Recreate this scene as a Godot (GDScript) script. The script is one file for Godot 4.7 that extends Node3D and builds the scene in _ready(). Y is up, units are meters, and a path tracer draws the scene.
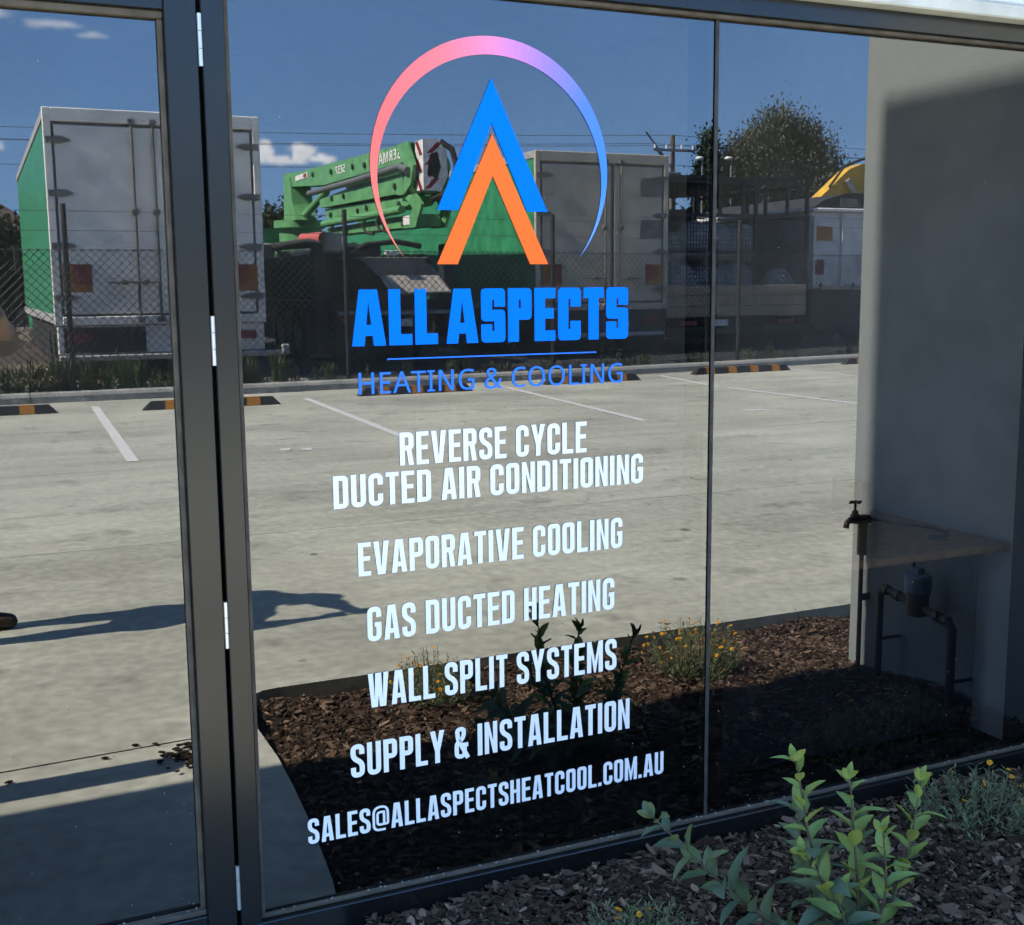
extends Node3D
# y up, metres. The shop window lies in the plane z = 0; the car park it mirrors lies at z > 0, where the camera stands too.

class MB:
	var v := PackedVector3Array()
	var n := PackedVector3Array()
	var c := PackedColorArray()
	var uv := PackedVector2Array()
	var col := Color(1, 1, 1)
	func put(p: Vector3, nn: Vector3) -> void:
		v.append(p)
		n.append(nn)
		c.append(col)
		if absf(nn.y) > 0.7:
			uv.append(Vector2(p.x, p.z))
		elif absf(nn.x) > absf(nn.z):
			uv.append(Vector2(p.z, p.y))
		else:
			uv.append(Vector2(p.x, p.y))
	func tri(a: Vector3, b: Vector3, d: Vector3, out: Vector3) -> void:
		var g := (b - a).cross(d - a)
		if g.length_squared() < 1e-18:
			return
		if g.dot(out) > 0.0:
			var k := g.normalized()
			put(a, k)
			put(d, k)
			put(b, k)
		else:
			var k := -g.normalized()
			put(a, k)
			put(b, k)
			put(d, k)
	func quad(a: Vector3, b: Vector3, d: Vector3, e: Vector3, out: Vector3) -> void:
		tri(a, b, d, out)
		tri(a, d, e, out)
	func tri_s(a: Vector3, b: Vector3, d: Vector3, na: Vector3, nb: Vector3, nd: Vector3) -> void:
		var g := (b - a).cross(d - a)
		if g.length_squared() < 1e-18:
			return
		put(a, na)
		if g.dot(na + nb + nd) > 0.0:
			put(d, nd)
			put(b, nb)
		else:
			put(b, nb)
			put(d, nd)
	func quad_s(a: Vector3, b: Vector3, d: Vector3, e: Vector3, na: Vector3, nb: Vector3, nd: Vector3, ne: Vector3) -> void:
		tri_s(a, b, d, na, nb, nd)
		tri_s(a, d, e, na, nd, ne)
	func box(at: Vector3, s: Vector3, ch := 0.0, b := Basis()) -> void:
		var h := s * 0.5
		var k := minf(ch, minf(h.x, minf(h.y, h.z)) * 0.8)
		var pt := func(sx: float, sy: float, sz: float, ax: int) -> Vector3:
			var p := Vector3(sx * (h.x - (0.0 if ax == 0 else k)), sy * (h.y - (0.0 if ax == 1 else k)), sz * (h.z - (0.0 if ax == 2 else k)))
			return at + b * p
		for s1 in [-1.0, 1.0]:
			quad(pt.call(s1, -1, -1, 0), pt.call(s1, 1, -1, 0), pt.call(s1, 1, 1, 0), pt.call(s1, -1, 1, 0), b.x * s1)
			quad(pt.call(-1, s1, -1, 1), pt.call(1, s1, -1, 1), pt.call(1, s1, 1, 1), pt.call(-1, s1, 1, 1), b.y * s1)
			quad(pt.call(-1, -1, s1, 2), pt.call(1, -1, s1, 2), pt.call(1, 1, s1, 2), pt.call(-1, 1, s1, 2), b.z * s1)
		if k <= 0.0:
			return
		for s1 in [-1.0, 1.0]:
			for s2 in [-1.0, 1.0]:
				quad(pt.call(s1, s2, -1, 0), pt.call(s1, s2, -1, 1), pt.call(s1, s2, 1, 1), pt.call(s1, s2, 1, 0), b.x * s1 + b.y * s2)
				quad(pt.call(s1, -1, s2, 0), pt.call(s1, -1, s2, 2), pt.call(s1, 1, s2, 2), pt.call(s1, 1, s2, 0), b.x * s1 + b.z * s2)
				quad(pt.call(-1, s1, s2, 1), pt.call(-1, s1, s2, 2), pt.call(1, s1, s2, 2), pt.call(1, s1, s2, 1), b.y * s1 + b.z * s2)
				for s3 in [-1.0, 1.0]:
					tri(pt.call(s1, s2, s3, 0), pt.call(s1, s2, s3, 1), pt.call(s1, s2, s3, 2), b.x * s1 + b.y * s2 + b.z * s3)
	# box given by its two corners
	func bb(a: Vector3, b: Vector3, ch := 0.0) -> void:
		box((a + b) * 0.5, (b - a).abs(), ch)
	func flat(poly: PackedVector2Array, o: Vector3, ux: Vector3, uy: Vector3, out: Vector3) -> void:
		var ix := Geometry2D.triangulate_polygon(poly)
		for i in range(0, ix.size(), 3):
			var p := []
			for j in 3:
				var q := poly[ix[i + j]]
				p.append(o + ux * q.x + uy * q.y)
			tri(p[0], p[1], p[2], out)
	func prism(poly: PackedVector2Array, o: Vector3, ux: Vector3, uy: Vector3, dv: Vector3) -> void:
		flat(poly, o, ux, uy, -dv)
		flat(poly, o + dv, ux, uy, dv)
		var area := 0.0
		for i in poly.size():
			area += poly[i].cross(poly[(i + 1) % poly.size()])
		for i in poly.size():
			var a := poly[i]
			var b := poly[(i + 1) % poly.size()]
			var e := b - a
			var nn := Vector2(e.y, -e.x) * signf(area)
			var pa := o + ux * a.x + uy * a.y
			var pb := o + ux * b.x + uy * b.y
			quad(pa, pb, pb + dv, pa + dv, ux * nn.x + uy * nn.y)
	func tube(path: Array, rad, sides := 8, caps := true) -> void:
		var rings := []
		var norms := []
		var side := Vector3.ZERO
		for i in path.size():
			var t: Vector3
			if i == 0:
				t = path[1] - path[0]
			elif i == path.size() - 1:
				t = path[i] - path[i - 1]
			else:
				t = (path[i] - path[i - 1]).normalized() + (path[i + 1] - path[i]).normalized()
			t = t.normalized()
			if side == Vector3.ZERO:
				side = t.cross(Vector3.UP if absf(t.y) < 0.9 else Vector3.RIGHT).normalized()
			else:
				side = (side - t * side.dot(t)).normalized()
			var up := side.cross(t)
			var r: float = rad if (rad is float or rad is int) else rad[i]
			var ring := []
			var nr := []
			for k in sides:
				var a := TAU * k / sides
				var d := side * cos(a) + up * sin(a)
				nr.append(d)
				ring.append(path[i] + d * r)
			rings.append(ring)
			norms.append(nr)
		for i in path.size() - 1:
			for k in sides:
				var m := (k + 1) % sides
				quad_s(rings[i][k], rings[i][m], rings[i + 1][m], rings[i + 1][k], norms[i][k], norms[i][m], norms[i + 1][m], norms[i + 1][k])
		if caps:
			for e in [0, path.size() - 1]:
				var out: Vector3 = (path[0] - path[1]) if e == 0 else (path[e] - path[e - 1])
				for k in range(1, sides - 1):
					tri(rings[e][0], rings[e][k], rings[e][k + 1], out)
	func ball(at: Vector3, r: Vector3, rings := 8, segs := 12) -> void:
		for i in rings:
			for k in segs:
				var q := []
				var nn := []
				for w in [[i, k], [i, k + 1], [i + 1, k + 1], [i + 1, k]]:
					var th: float = PI * w[0] / rings
					var ph: float = TAU * w[1] / segs
					var d := Vector3(sin(th) * cos(ph), cos(th), sin(th) * sin(ph))
					q.append(at + d * r)
					nn.append((d / r).normalized())
				quad_s(q[0], q[1], q[2], q[3], nn[0], nn[1], nn[2], nn[3])
	# profile of (radius, height) turned about an axis
	func lathe(prof: Array, o: Vector3, axis: Vector3, sides := 16) -> void:
		var ay := axis.normalized()
		var ax := ay.cross(Vector3.UP if absf(ay.y) < 0.9 else Vector3.RIGHT).normalized()
		var az := ax.cross(ay)
		for i in prof.size() - 1:
			var e: Vector2 = prof[i + 1] - prof[i]
			var pn := Vector2(e.y, -e.x).normalized()
			for k in sides:
				var q := []
				var nn := []
				for w in [[i, k], [i, k + 1], [i + 1, k + 1], [i + 1, k]]:
					var a: float = TAU * w[1] / sides
					var d := ax * cos(a) + az * sin(a)
					var p: Vector2 = prof[w[0]]
					q.append(o + d * p.x + ay * p.y)
					nn.append(d * pn.x + ay * pn.y)
				quad_s(q[0], q[1], q[2], q[3], nn[0], nn[1], nn[2], nn[3])
	func mesh() -> ArrayMesh:
		var a := []
		a.resize(Mesh.ARRAY_MAX)
		a[Mesh.ARRAY_VERTEX] = v
		a[Mesh.ARRAY_NORMAL] = n
		a[Mesh.ARRAY_COLOR] = c
		a[Mesh.ARRAY_TEX_UV] = uv
		var m := ArrayMesh.new()
		m.add_surface_from_arrays(Mesh.PRIMITIVE_TRIANGLES, a)
		return m

var M := {}
var rng := RandomNumberGenerator.new()

func lin(r: float, g: float, b: float) -> Color:
	return Color(r, g, b).linear_to_srgb()

func mat(called: String, r: float, g: float, b: float, rough := 0.7, metal := 0.0) -> StandardMaterial3D:
	var m := StandardMaterial3D.new()
	m.resource_name = called
	m.albedo_color = lin(r, g, b)
	m.roughness = rough
	m.metallic = metal
	M[called] = m
	return m

func noise_image(seed_: int, size: int, freq: float, octaves := 4, kind := FastNoiseLite.TYPE_SIMPLEX_SMOOTH) -> Image:
	var f := FastNoiseLite.new()
	f.seed = seed_
	f.noise_type = kind
	f.frequency = freq
	f.fractal_type = FastNoiseLite.FRACTAL_FBM
	f.fractal_octaves = octaves
	return f.get_seamless_image(size, size)

# a multiplying texture: grey values between lo and hi (sRGB bytes), from noise
func tone_texture(seed_: int, size: int, freq: float, lo: float, hi: float, octaves := 4) -> ImageTexture:
	var im := noise_image(seed_, size, freq, octaves)
	im.convert(Image.FORMAT_L8)
	var d := im.get_data()
	for i in d.size():
		d[i] = int(255.0 * lerpf(lo, hi, d[i] / 255.0))
	var o := Image.create_from_data(size, size, false, Image.FORMAT_L8, d)
	o.convert(Image.FORMAT_RGB8)
	return ImageTexture.create_from_image(o)

func bump_texture(seed_: int, size: int, freq: float, octaves := 4) -> ImageTexture:
	var im := noise_image(seed_, size, freq, octaves)
	im.convert(Image.FORMAT_RGBA8)
	im.bump_map_to_normal_map(6.0)
	return ImageTexture.create_from_image(im)

func worn(m: StandardMaterial3D, tex: Texture2D, scale: float, nrm: Texture2D = null, strength := 0.4) -> StandardMaterial3D:
	m.albedo_texture = tex
	m.uv1_triplanar = true
	m.uv1_world_triplanar = true
	m.uv1_scale = Vector3.ONE * scale
	if nrm:
		m.normal_enabled = true
		m.normal_texture = nrm
		m.normal_scale = strength
	return m

func tag(o: Node3D, label: String, category: String, group := "") -> Node3D:
	o.set_meta("label", label)
	o.set_meta("category", category)
	if group:
		o.set_meta("group", group)
	return o

func thing(called: String, label: String, category: String, at := Vector3.ZERO, turn := 0.0, group := "") -> Node3D:
	var o := Node3D.new()
	o.name = called
	add_child(o, true)
	o.position = at
	o.rotation.y = turn
	return tag(o, label, category, group)

func part(parent: Node, called: String, mb, m: Material) -> MeshInstance3D:
	var o := MeshInstance3D.new()
	o.name = called
	o.mesh = mb.mesh() if mb is MB else mb
	o.material_override = m
	parent.add_child(o, true)
	return o

func struct(called: String, mb, m: Material) -> MeshInstance3D:
	var o := part(self, called, mb, m)
	o.set_meta("kind", "structure")
	return o

func one_box(parent: Node, called: String, a: Vector3, b: Vector3, m: Material, ch := 0.0) -> MeshInstance3D:
	var mb := MB.new()
	mb.bb(a, b, ch)
	return part(parent, called, mb, m)

func one_tube(parent: Node, called: String, path: Array, rad, m: Material, sides := 8) -> MeshInstance3D:
	var mb := MB.new()
	mb.tube(path, rad, sides)
	return part(parent, called, mb, m)

func V3(x: float, y: float, z: float) -> Vector3:
	return Vector3(x, y, z)

func _ready() -> void:
	rng.seed = 77
	setup_view()
	setup_materials()
	build_ground()
	build_building()
	build_window()
	build_door()
	build_bed()
	build_wall_plumbing()
	build_interior()
	build_lettering()
	build_plants()
	build_lot_furniture()
	build_fence()
	build_trucks()
	build_background()
	build_person()

# ------------------------------------------------------------------ camera, sky, sun
func setup_view() -> void:
	var cam := Camera3D.new()
	cam.name = "camera"
	var yaw := deg_to_rad(24.13)
	var pitch := deg_to_rad(8.37)
	var roll := deg_to_rad(-0.5231)
	var fwd := V3(sin(yaw) * cos(pitch), -sin(pitch), -cos(yaw) * cos(pitch))
	var right := V3(cos(yaw), 0, sin(yaw))
	var up := right.cross(fwd)
	var r2 := right * cos(roll) + up * sin(roll)
	var u2 := up * cos(roll) - right * sin(roll)
	cam.transform = Transform3D(Basis(r2, u2, -fwd), V3(0, 1.45, 2.5))
	cam.fov = rad_to_deg(2.0 * atan(462.5 / 1188.0))
	cam.near = 0.05
	cam.far = 1500.0
	add_child(cam)
	cam.current = true

	var sun := DirectionalLight3D.new()
	sun.name = "sun"
	var el := deg_to_rad(44.0)
	var travel := V3(cos(el), -sin(el), cos(el) * 0.03).normalized()
	sun.basis = Basis.looking_at(travel, Vector3.UP)
	sun.light_energy = 1.5
	sun.light_color = Color(1.0, 0.96, 0.9)
	sun.light_angular_distance = 0.53
	sun.shadow_enabled = true
	add_child(sun)

	var env := Environment.new()
	env.background_mode = Environment.BG_SKY
	var sky := Sky.new()
	var pano := PanoramaSkyMaterial.new()
	pano.panorama = sky_picture(travel)
	sky.sky_material = pano
	env.sky = sky
	env.tonemap_mode = Environment.TONE_MAPPER_LINEAR
	env.tonemap_exposure = 7.4
	env.sdfgi_enabled = true
	env.ssao_enabled = true
	env.ssil_enabled = true
	var we := WorldEnvironment.new()
	we.name = "world_environment"
	we.environment = env
	add_child(we)

func sky_picture(travel: Vector3) -> ImageTexture:
	# clear air on a coarse grid, brighter low down and round the sun; clouds added on a fine one
	var cw := 512
	var chh := 256
	var im := Image.create(cw, chh, false, Image.FORMAT_RGBF)
	for y in chh:
		var e := PI * (0.5 - (y + 0.5) / chh)
		var t := pow(1.0 - maxf(sin(e), 0.0), 6.0)
		var base := V3(0.052, 0.133, 0.305).lerp(V3(0.172, 0.31, 0.505), t)
		for x in cw:
			var az := (float(x) + 0.5) / cw * TAU - PI * 0.5
			var d := V3(cos(az) * cos(e), sin(e), sin(az) * cos(e))
			var c := base + V3(0.24, 0.23, 0.21) * pow(maxf(d.dot(-travel), 0.0), 6.0)
			if e < 0.0:
				c = V3(0.2, 0.19, 0.16)
			im.set_pixel(x, y, Color(c.x, c.y, c.z))
	var w := 3072
	var h := 1536
	im.resize(w, h, Image.INTERPOLATE_BILINEAR)
	var f := FastNoiseLite.new()
	f.seed = 5
	f.noise_type = FastNoiseLite.TYPE_SIMPLEX_SMOOTH
	f.frequency = 1.0
	f.fractal_octaves = 5
	# cumulus heaps, then high streaks: azimuth, height, half width, half height in degrees, and whether it is a streak
	var clouds := [[78.4, 6.25, 0.85, 0.7, 0], [77.3, 6.2, 0.6, 0.6, 0], [75.6, 6.2, 0.75, 0.5, 0], [76.4, 5.85, 1.2, 0.3, 0], [74.6, 5.95, 0.7, 0.3, 0], [89.3, 6.3, 0.9, 0.5, 0],
		[30.0, 7.0, 2.0, 1.0, 0], [120.0, 8.0, 2.5, 1.2, 0], [160.0, 6.0, 2.0, 0.9, 0], [210.0, 7.0, 2.2, 1.0, 0], [250.0, 9.0, 2.5, 1.1, 0], [300.0, 6.5, 2.4, 1.0, 0], [345.0, 8.0, 2.0, 0.9, 0],
		[86.2, 11.35, 1.5, 0.2, 1], [88.6, 11.6, 1.2, 0.26, 1], [84.5, 11.0, 0.8, 0.1, 1], [140.0, 20.0, 6.0, 1.0, 1], [20.0, 25.0, 6.0, 1.2, 1], [230.0, 22.0, 7.0, 1.2, 1], [320.0, 28.0, 7.0, 1.2, 1]]
	for q in clouds:
		var xc: float = (q[0] / 360.0 + 0.25) * w
		var yc: float = (90.0 - q[1]) / 180.0 * h
		var rx := int(q[2] * 1.6 / 360.0 * w) + 2
		var ry := int(q[3] * 2.0 / 180.0 * h) + 2
		for y in range(int(yc) - ry, int(yc) + ry + 1):
			for x in range(int(xc) - rx, int(xc) + rx + 1):
				var e := PI * (0.5 - (y + 0.5) / h)
				var az := (float(x) + 0.5) / w * TAU - PI * 0.5
				var d := V3(cos(az) * cos(e), sin(e), sin(az) * cos(e))
				var dx: float = (rad_to_deg(az) - q[0]) / q[2]
				var dy: float = (rad_to_deg(e) - q[1]) / q[3]
				var cl := 0.0
				if q[4] == 0:
					if dy < 0.0:
						dy *= 1.7
					cl = smoothstep(0.0, 0.5, 1.0 - (dx * dx + dy * dy) + f.get_noise_3dv(d * 60.0) * 1.0 + f.get_noise_3dv(d * 190.0) * 0.5)
				else:
					cl = 0.5 * smoothstep(0.0, 0.9, 1.0 - (dx * dx + dy * dy) + f.get_noise_3d(d.x * 40.0, d.y * 260.0, d.z * 40.0) * 0.9)
				if cl > 0.0:
					var px := posmod(x, w)
					var old := im.get_pixel(px, y)
					var lit := 0.78 + 0.22 * f.get_noise_3dv(d * 110.0 + V3(3, 0, 0))
					im.set_pixel(px, y, old.lerp(Color(0.84 * lit, 0.85 * lit, 0.86 * lit), cl * 0.9))
	return ImageTexture.create_from_image(im)

# ------------------------------------------------------------------ materials
func setup_materials() -> void:
	var tone := tone_texture(3, 512, 0.012, 0.72, 1.0, 5)
	var tone_soft := tone_texture(4, 512, 0.008, 0.86, 1.0, 4)
	var fine := tone_texture(9, 512, 0.09, 0.62, 1.0, 3)
	var bump := bump_texture(12, 512, 0.06, 4)
	var orange_peel := bump_texture(13, 512, 0.12, 2)
	M["fine"] = fine
	M["bump"] = bump
	M["tone"] = tone

	worn(mat("frame", 0.009, 0.0087, 0.0084, 0.25), tone_soft, 1.3)
	worn(mat("bead", 0.128, 0.108, 0.083, 0.65), tone, 2.0).metallic_specular = 0.2
	worn(mat("joint_grey", 0.075, 0.07, 0.065, 0.6), tone, 2.0).metallic_specular = 0.2
	worn(mat("rubber_gap", 0.006, 0.006, 0.007, 0.8), tone, 1.0)
	mat("steel_hinge", 0.62, 0.62, 0.62, 0.3, 0.75)
	worn(mat("wall_white", 0.74, 0.75, 0.76, 0.8), tone_soft, 0.7, orange_peel, 0.15)
	worn(mat("flashing", 0.6, 0.59, 0.52, 0.5), tone_soft, 1.5)
	worn(mat("wall_grey", 0.185, 0.206, 0.202, 0.85), tone_texture(44, 512, 0.09, 0.9, 1.0, 3), 1.4, orange_peel, 0.1)
	worn(mat("interior_white", 0.7, 0.7, 0.68, 0.9), tone_soft, 0.6)
	worn(mat("carpet", 0.012, 0.012, 0.013, 0.95), fine, 2.0)
	worn(mat("charcoal", 0.03, 0.032, 0.036, 0.6), tone_soft, 1.0)
	# coated glass: part mirror, part clear
	var g := mat("coated_glass", 0.215, 0.216, 0.22, 0.0, 1.0)
	g.albedo_color.a = 0.62
	g.transparency = BaseMaterial3D.TRANSPARENCY_ALPHA
	g.albedo_texture = tone_texture(21, 256, 0.01, 0.955, 1.0, 4)
	g.uv1_triplanar = true
	g.uv1_world_triplanar = true
	g.uv1_scale = Vector3.ONE * 0.6
	var gl := mat("clear_glass", 0.9, 0.95, 0.95, 0.0)
	gl.albedo_color.a = 0.04
	gl.transparency = BaseMaterial3D.TRANSPARENCY_ALPHA

	var vw := mat("vinyl_white", 0.86, 0.87, 0.88, 0.45)
	vw.cull_mode = BaseMaterial3D.CULL_DISABLED
	mat("vinyl_blue", 0.0, 0.17, 0.9, 0.45)
	mat("vinyl_light_blue", 0.035, 0.2, 0.86, 0.45)
	mat("vinyl_orange", 1.0, 0.16, 0.03, 0.45)
	for q in ["vinyl_blue", "vinyl_light_blue", "vinyl_orange", "vinyl_white"]:
		M[q].metallic_specular = 0.15
	var vr := mat("vinyl_ring", 1, 1, 1, 0.45)
	vr.vertex_color_use_as_albedo = true

	var concrete := mat("concrete", 1, 1, 1, 0.85)
	concrete.albedo_texture = concrete_picture()
	concrete.uv1_scale = V3(1.0 / 14.0, 1.0 / 14.0, 1)
	concrete.normal_enabled = false
	var cd := mat("joint_dark", 0.05, 0.048, 0.042, 0.95)
	worn(cd, fine, 1.0)
	worn(mat("kerb_concrete", 0.38, 0.38, 0.35, 0.9), tone, 0.5, bump, 0.5)
	worn(mat("line_paint", 0.86, 0.86, 0.83, 0.8), fine, 1.1)
	worn(mat("dirt", 0.2, 0.165, 0.12, 0.95), tone, 0.13, bump, 0.8)
	worn(mat("asphalt", 0.035, 0.035, 0.036, 0.9), fine, 0.6, bump, 0.5)
	worn(mat("soil", 0.022, 0.017, 0.013, 0.95), fine, 3.0, bump, 1.0)
	var chip := mat("wood_chip", 1, 1, 1, 0.85)
	chip.vertex_color_use_as_albedo = true
	chip.albedo_texture = fine
	chip.uv1_triplanar = true
	chip.uv1_scale = V3(0.6, 3.0, 3.0)
	chip.normal_enabled = true
	chip.normal_texture = bump
	chip.normal_scale = 0.8
	chip.metallic_specular = 0.12
	M.soil.metallic_specular = 0.1
	M.dirt.metallic_specular = 0.2
	worn(mat("rubber", 0.022, 0.022, 0.024, 0.75), fine, 2.0, bump, 0.3)
	worn(mat("reflector_yellow", 0.62, 0.26, 0.03, 0.5), fine, 2.0)
	worn(mat("brass", 0.17, 0.135, 0.09, 0.45, 0.8), fine, 8.0)
	worn(mat("copper_pipe", 0.1, 0.07, 0.05, 0.5, 0.6), fine, 6.0)
	worn(mat("meter_blue", 0.14, 0.19, 0.24, 0.5), tone_soft, 4.0)
	worn(mat("desk_wood", 0.52, 0.28, 0.13, 0.45), tone, 2.5)
	worn(mat("black_plastic", 0.012, 0.012, 0.013, 0.4), tone_soft, 2.0)
	worn(mat("galv", 0.3, 0.31, 0.32, 0.5, 0.6), tone, 1.0)
	worn(mat("post_steel", 0.03, 0.032, 0.034, 0.6, 0.2), tone, 2.0)
	worn(mat("truck_green", 0.04, 0.31, 0.14, 0.4), tone, 0.35)
	worn(mat("boom_green", 0.155, 0.44, 0.175, 0.45), tone, 0.6)
	worn(mat("dark_green", 0.02, 0.045, 0.03, 0.6), tone, 0.5)
	worn(mat("door_grey", 0.86, 0.845, 0.81, 0.55), tone_soft, 0.4)
	worn(mat("door_beige", 0.53, 0.475, 0.38, 0.6), tone_soft, 0.4)
	worn(mat("seal_grey", 0.19, 0.19, 0.19, 0.6), tone, 0.6)
	worn(mat("trim_pale", 0.55, 0.55, 0.54, 0.5, 0.2), tone, 0.8)
	worn(mat("marker_red", 0.32, 0.02, 0.03, 0.5), fine, 1.0)
	worn(mat("marker_orange", 0.5, 0.2, 0.03, 0.5), fine, 1.0)
	worn(mat("chassis_black", 0.018, 0.019, 0.02, 0.7), tone, 0.6)
	worn(mat("chassis_blue", 0.03, 0.04, 0.05, 0.6), tone, 0.6)
	worn(mat("tyre", 0.016, 0.016, 0.016, 0.85), fine, 2.0)
	worn(mat("hopper_grey", 0.5, 0.47, 0.42, 0.8), tone, 0.8)
	worn(mat("tray_tan", 0.46, 0.37, 0.27, 0.75), tone, 0.5)
	worn(mat("cage_steel", 0.03, 0.033, 0.04, 0.6, 0.2), tone, 0.8)
	worn(mat("tarp", 0.025, 0.027, 0.032, 0.8), tone, 0.6)
	var bag := mat("bag_plastic", 0.66, 0.7, 0.75, 0.28)
	worn(bag, tone, 1.2, bump, 0.8)
	worn(mat("tipper_white", 0.82, 0.82, 0.82, 0.5), tone, 0.5)
	worn(mat("digger_yellow", 0.88, 0.52, 0.04, 0.45), tone, 0.4)
	worn(mat("print_white", 0.8, 0.8, 0.78, 0.5), tone_soft, 1.0)
	worn(mat("bark", 0.16, 0.13, 0.1, 0.9), fine, 1.0, bump, 1.0)
	for a in [["leaf_gum", 0.08, 0.092, 0.07], ["leaf_dark", 0.035, 0.055, 0.03], ["leaf_weed", 0.06, 0.075, 0.045], ["leaf_bush", 0.14, 0.165, 0.09], ["leaf_new", 0.17, 0.235, 0.07], ["leaf_old", 0.105, 0.14, 0.075], ["petal", 0.7, 0.36, 0.02]]:
		var m := mat(a[0], a[1], a[2], a[3], 0.6)
		m.vertex_color_use_as_albedo = true
		m.cull_mode = BaseMaterial3D.CULL_DISABLED
		m.backlight_enabled = true
		m.backlight = Color(0.35, 0.4, 0.2)
		m.metallic_specular = 0.22
	worn(mat("stem", 0.13, 0.1, 0.055, 0.8), fine, 6.0)
	worn(mat("timber_pole", 0.16, 0.13, 0.1, 0.9), tone, 0.5)
	mat("wire", 0.05, 0.05, 0.055, 0.6)
	worn(mat("roof_tile", 0.11, 0.07, 0.06, 0.8), fine, 0.5)
	worn(mat("brick_wall", 0.3, 0.2, 0.15, 0.9), fine, 0.5)
	var p := mat("person_skin", 1, 1, 1, 0.65)
	p.vertex_color_use_as_albedo = true

# floated concrete: pale cloudy tone, long trowel streaks, tyre arcs, stains
func concrete_picture() -> ImageTexture:
	var n := 1536
	var cloud := noise_image(31, n, 0.0035, 5)
	var grain := noise_image(32, n, 0.11, 3)
	var f := FastNoiseLite.new()
	f.seed = 33
	f.frequency = 0.012
	f.fractal_octaves = 4
	f.domain_warp_enabled = true
	f.domain_warp_amplitude = 60.0
	f.domain_warp_frequency = 0.004
	var stripes := f.get_seamless_image(n / 8, n)
	stripes.resize(n, n, Image.INTERPOLATE_CUBIC)
	f.seed = 36
	f.frequency = 0.035
	var lines := f.get_seamless_image(n / 6, n)
	lines.resize(n, n, Image.INTERPOLATE_CUBIC)
	lines.convert(Image.FORMAT_L8)
	var l := lines.get_data()
	var blot := noise_image(35, n, 0.016, 4)
	cloud.convert(Image.FORMAT_L8)
	grain.convert(Image.FORMAT_L8)
	stripes.convert(Image.FORMAT_L8)
	blot.convert(Image.FORMAT_L8)
	var a := cloud.get_data()
	var b := grain.get_data()
	var c := stripes.get_data()
	var e := blot.get_data()
	var out := PackedByteArray()
	out.resize(n * n * 3)
	for i in n * n:
		var k := 0.74 + 0.16 * (a[i] / 255.0) + 0.17 * (b[i] / 255.0 - 0.5) + 0.09 * (c[i] / 255.0 - 0.5) + 0.1 * (l[i] / 255.0 - 0.5)
		var st := e[i] / 255.0
		if st > 0.68:
			k -= (st - 0.68) * 0.55
		k *= 0.765
		out[i * 3] = int(clampf(k * 249.0, 0, 255))
		out[i * 3 + 1] = int(clampf(k * 251.0, 0, 255))
		out[i * 3 + 2] = int(clampf(k * 229.0, 0, 255))
	var im := Image.create_from_data(n, n, false, Image.FORMAT_RGB8, out)
	# tyre scuffs left by turning wheels, drawn as arcs of rubber marks
	var r := RandomNumberGenerator.new()
	r.seed = 8
	for q in 26:
		var cx := r.randf() * n
		var cy := r.randf() * n
		var rad := r.randf_range(60, 420)
		var a0 := r.randf() * TAU
		var span := r.randf_range(0.5, 1.8)
		var dark := r.randf_range(0.9, 0.97)
		var wide := r.randi_range(1, 4)
		for s in int(rad * span):
			var an := a0 + s / rad
			if r.randf() < 0.25:
				continue
			for t in wide:
				var px := posmod(int(cx + cos(an) * (rad + t)), n)
				var py := posmod(int(cy + sin(an) * (rad + t)), n)
				var old := im.get_pixel(px, py)
				im.set_pixel(px, py, Color(old.r * dark, old.g * dark, old.b * dark))
	# drips of oil
	for q in 60:
		var ox := r.randi() % n
		var oy := r.randi() % n
		var rr := r.randf_range(1.0, 4.5)
		var d := r.randf_range(0.6, 0.9)
		for y in range(-6, 7):
			for x in range(-6, 7):
				if Vector2(x, y * r.randf_range(0.8, 1.2)).length() < rr:
					var px := posmod(ox + x, n)
					var py := posmod(oy + y, n)
					var old := im.get_pixel(px, py)
					im.set_pixel(px, py, Color(old.r * d, old.g * d, old.b * d))
	return ImageTexture.create_from_image(im)

# ------------------------------------------------------------------ ground
func kerb_z(x: float) -> float:
	return 14.2 + 0.0053 * maxf(x, 0.0) * maxf(x, 0.0)

func pv(a: Array) -> PackedVector2Array:
	var o := PackedVector2Array()
	for q in a:
		o.append(Vector2(q[0], q[1]))
	return o

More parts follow.
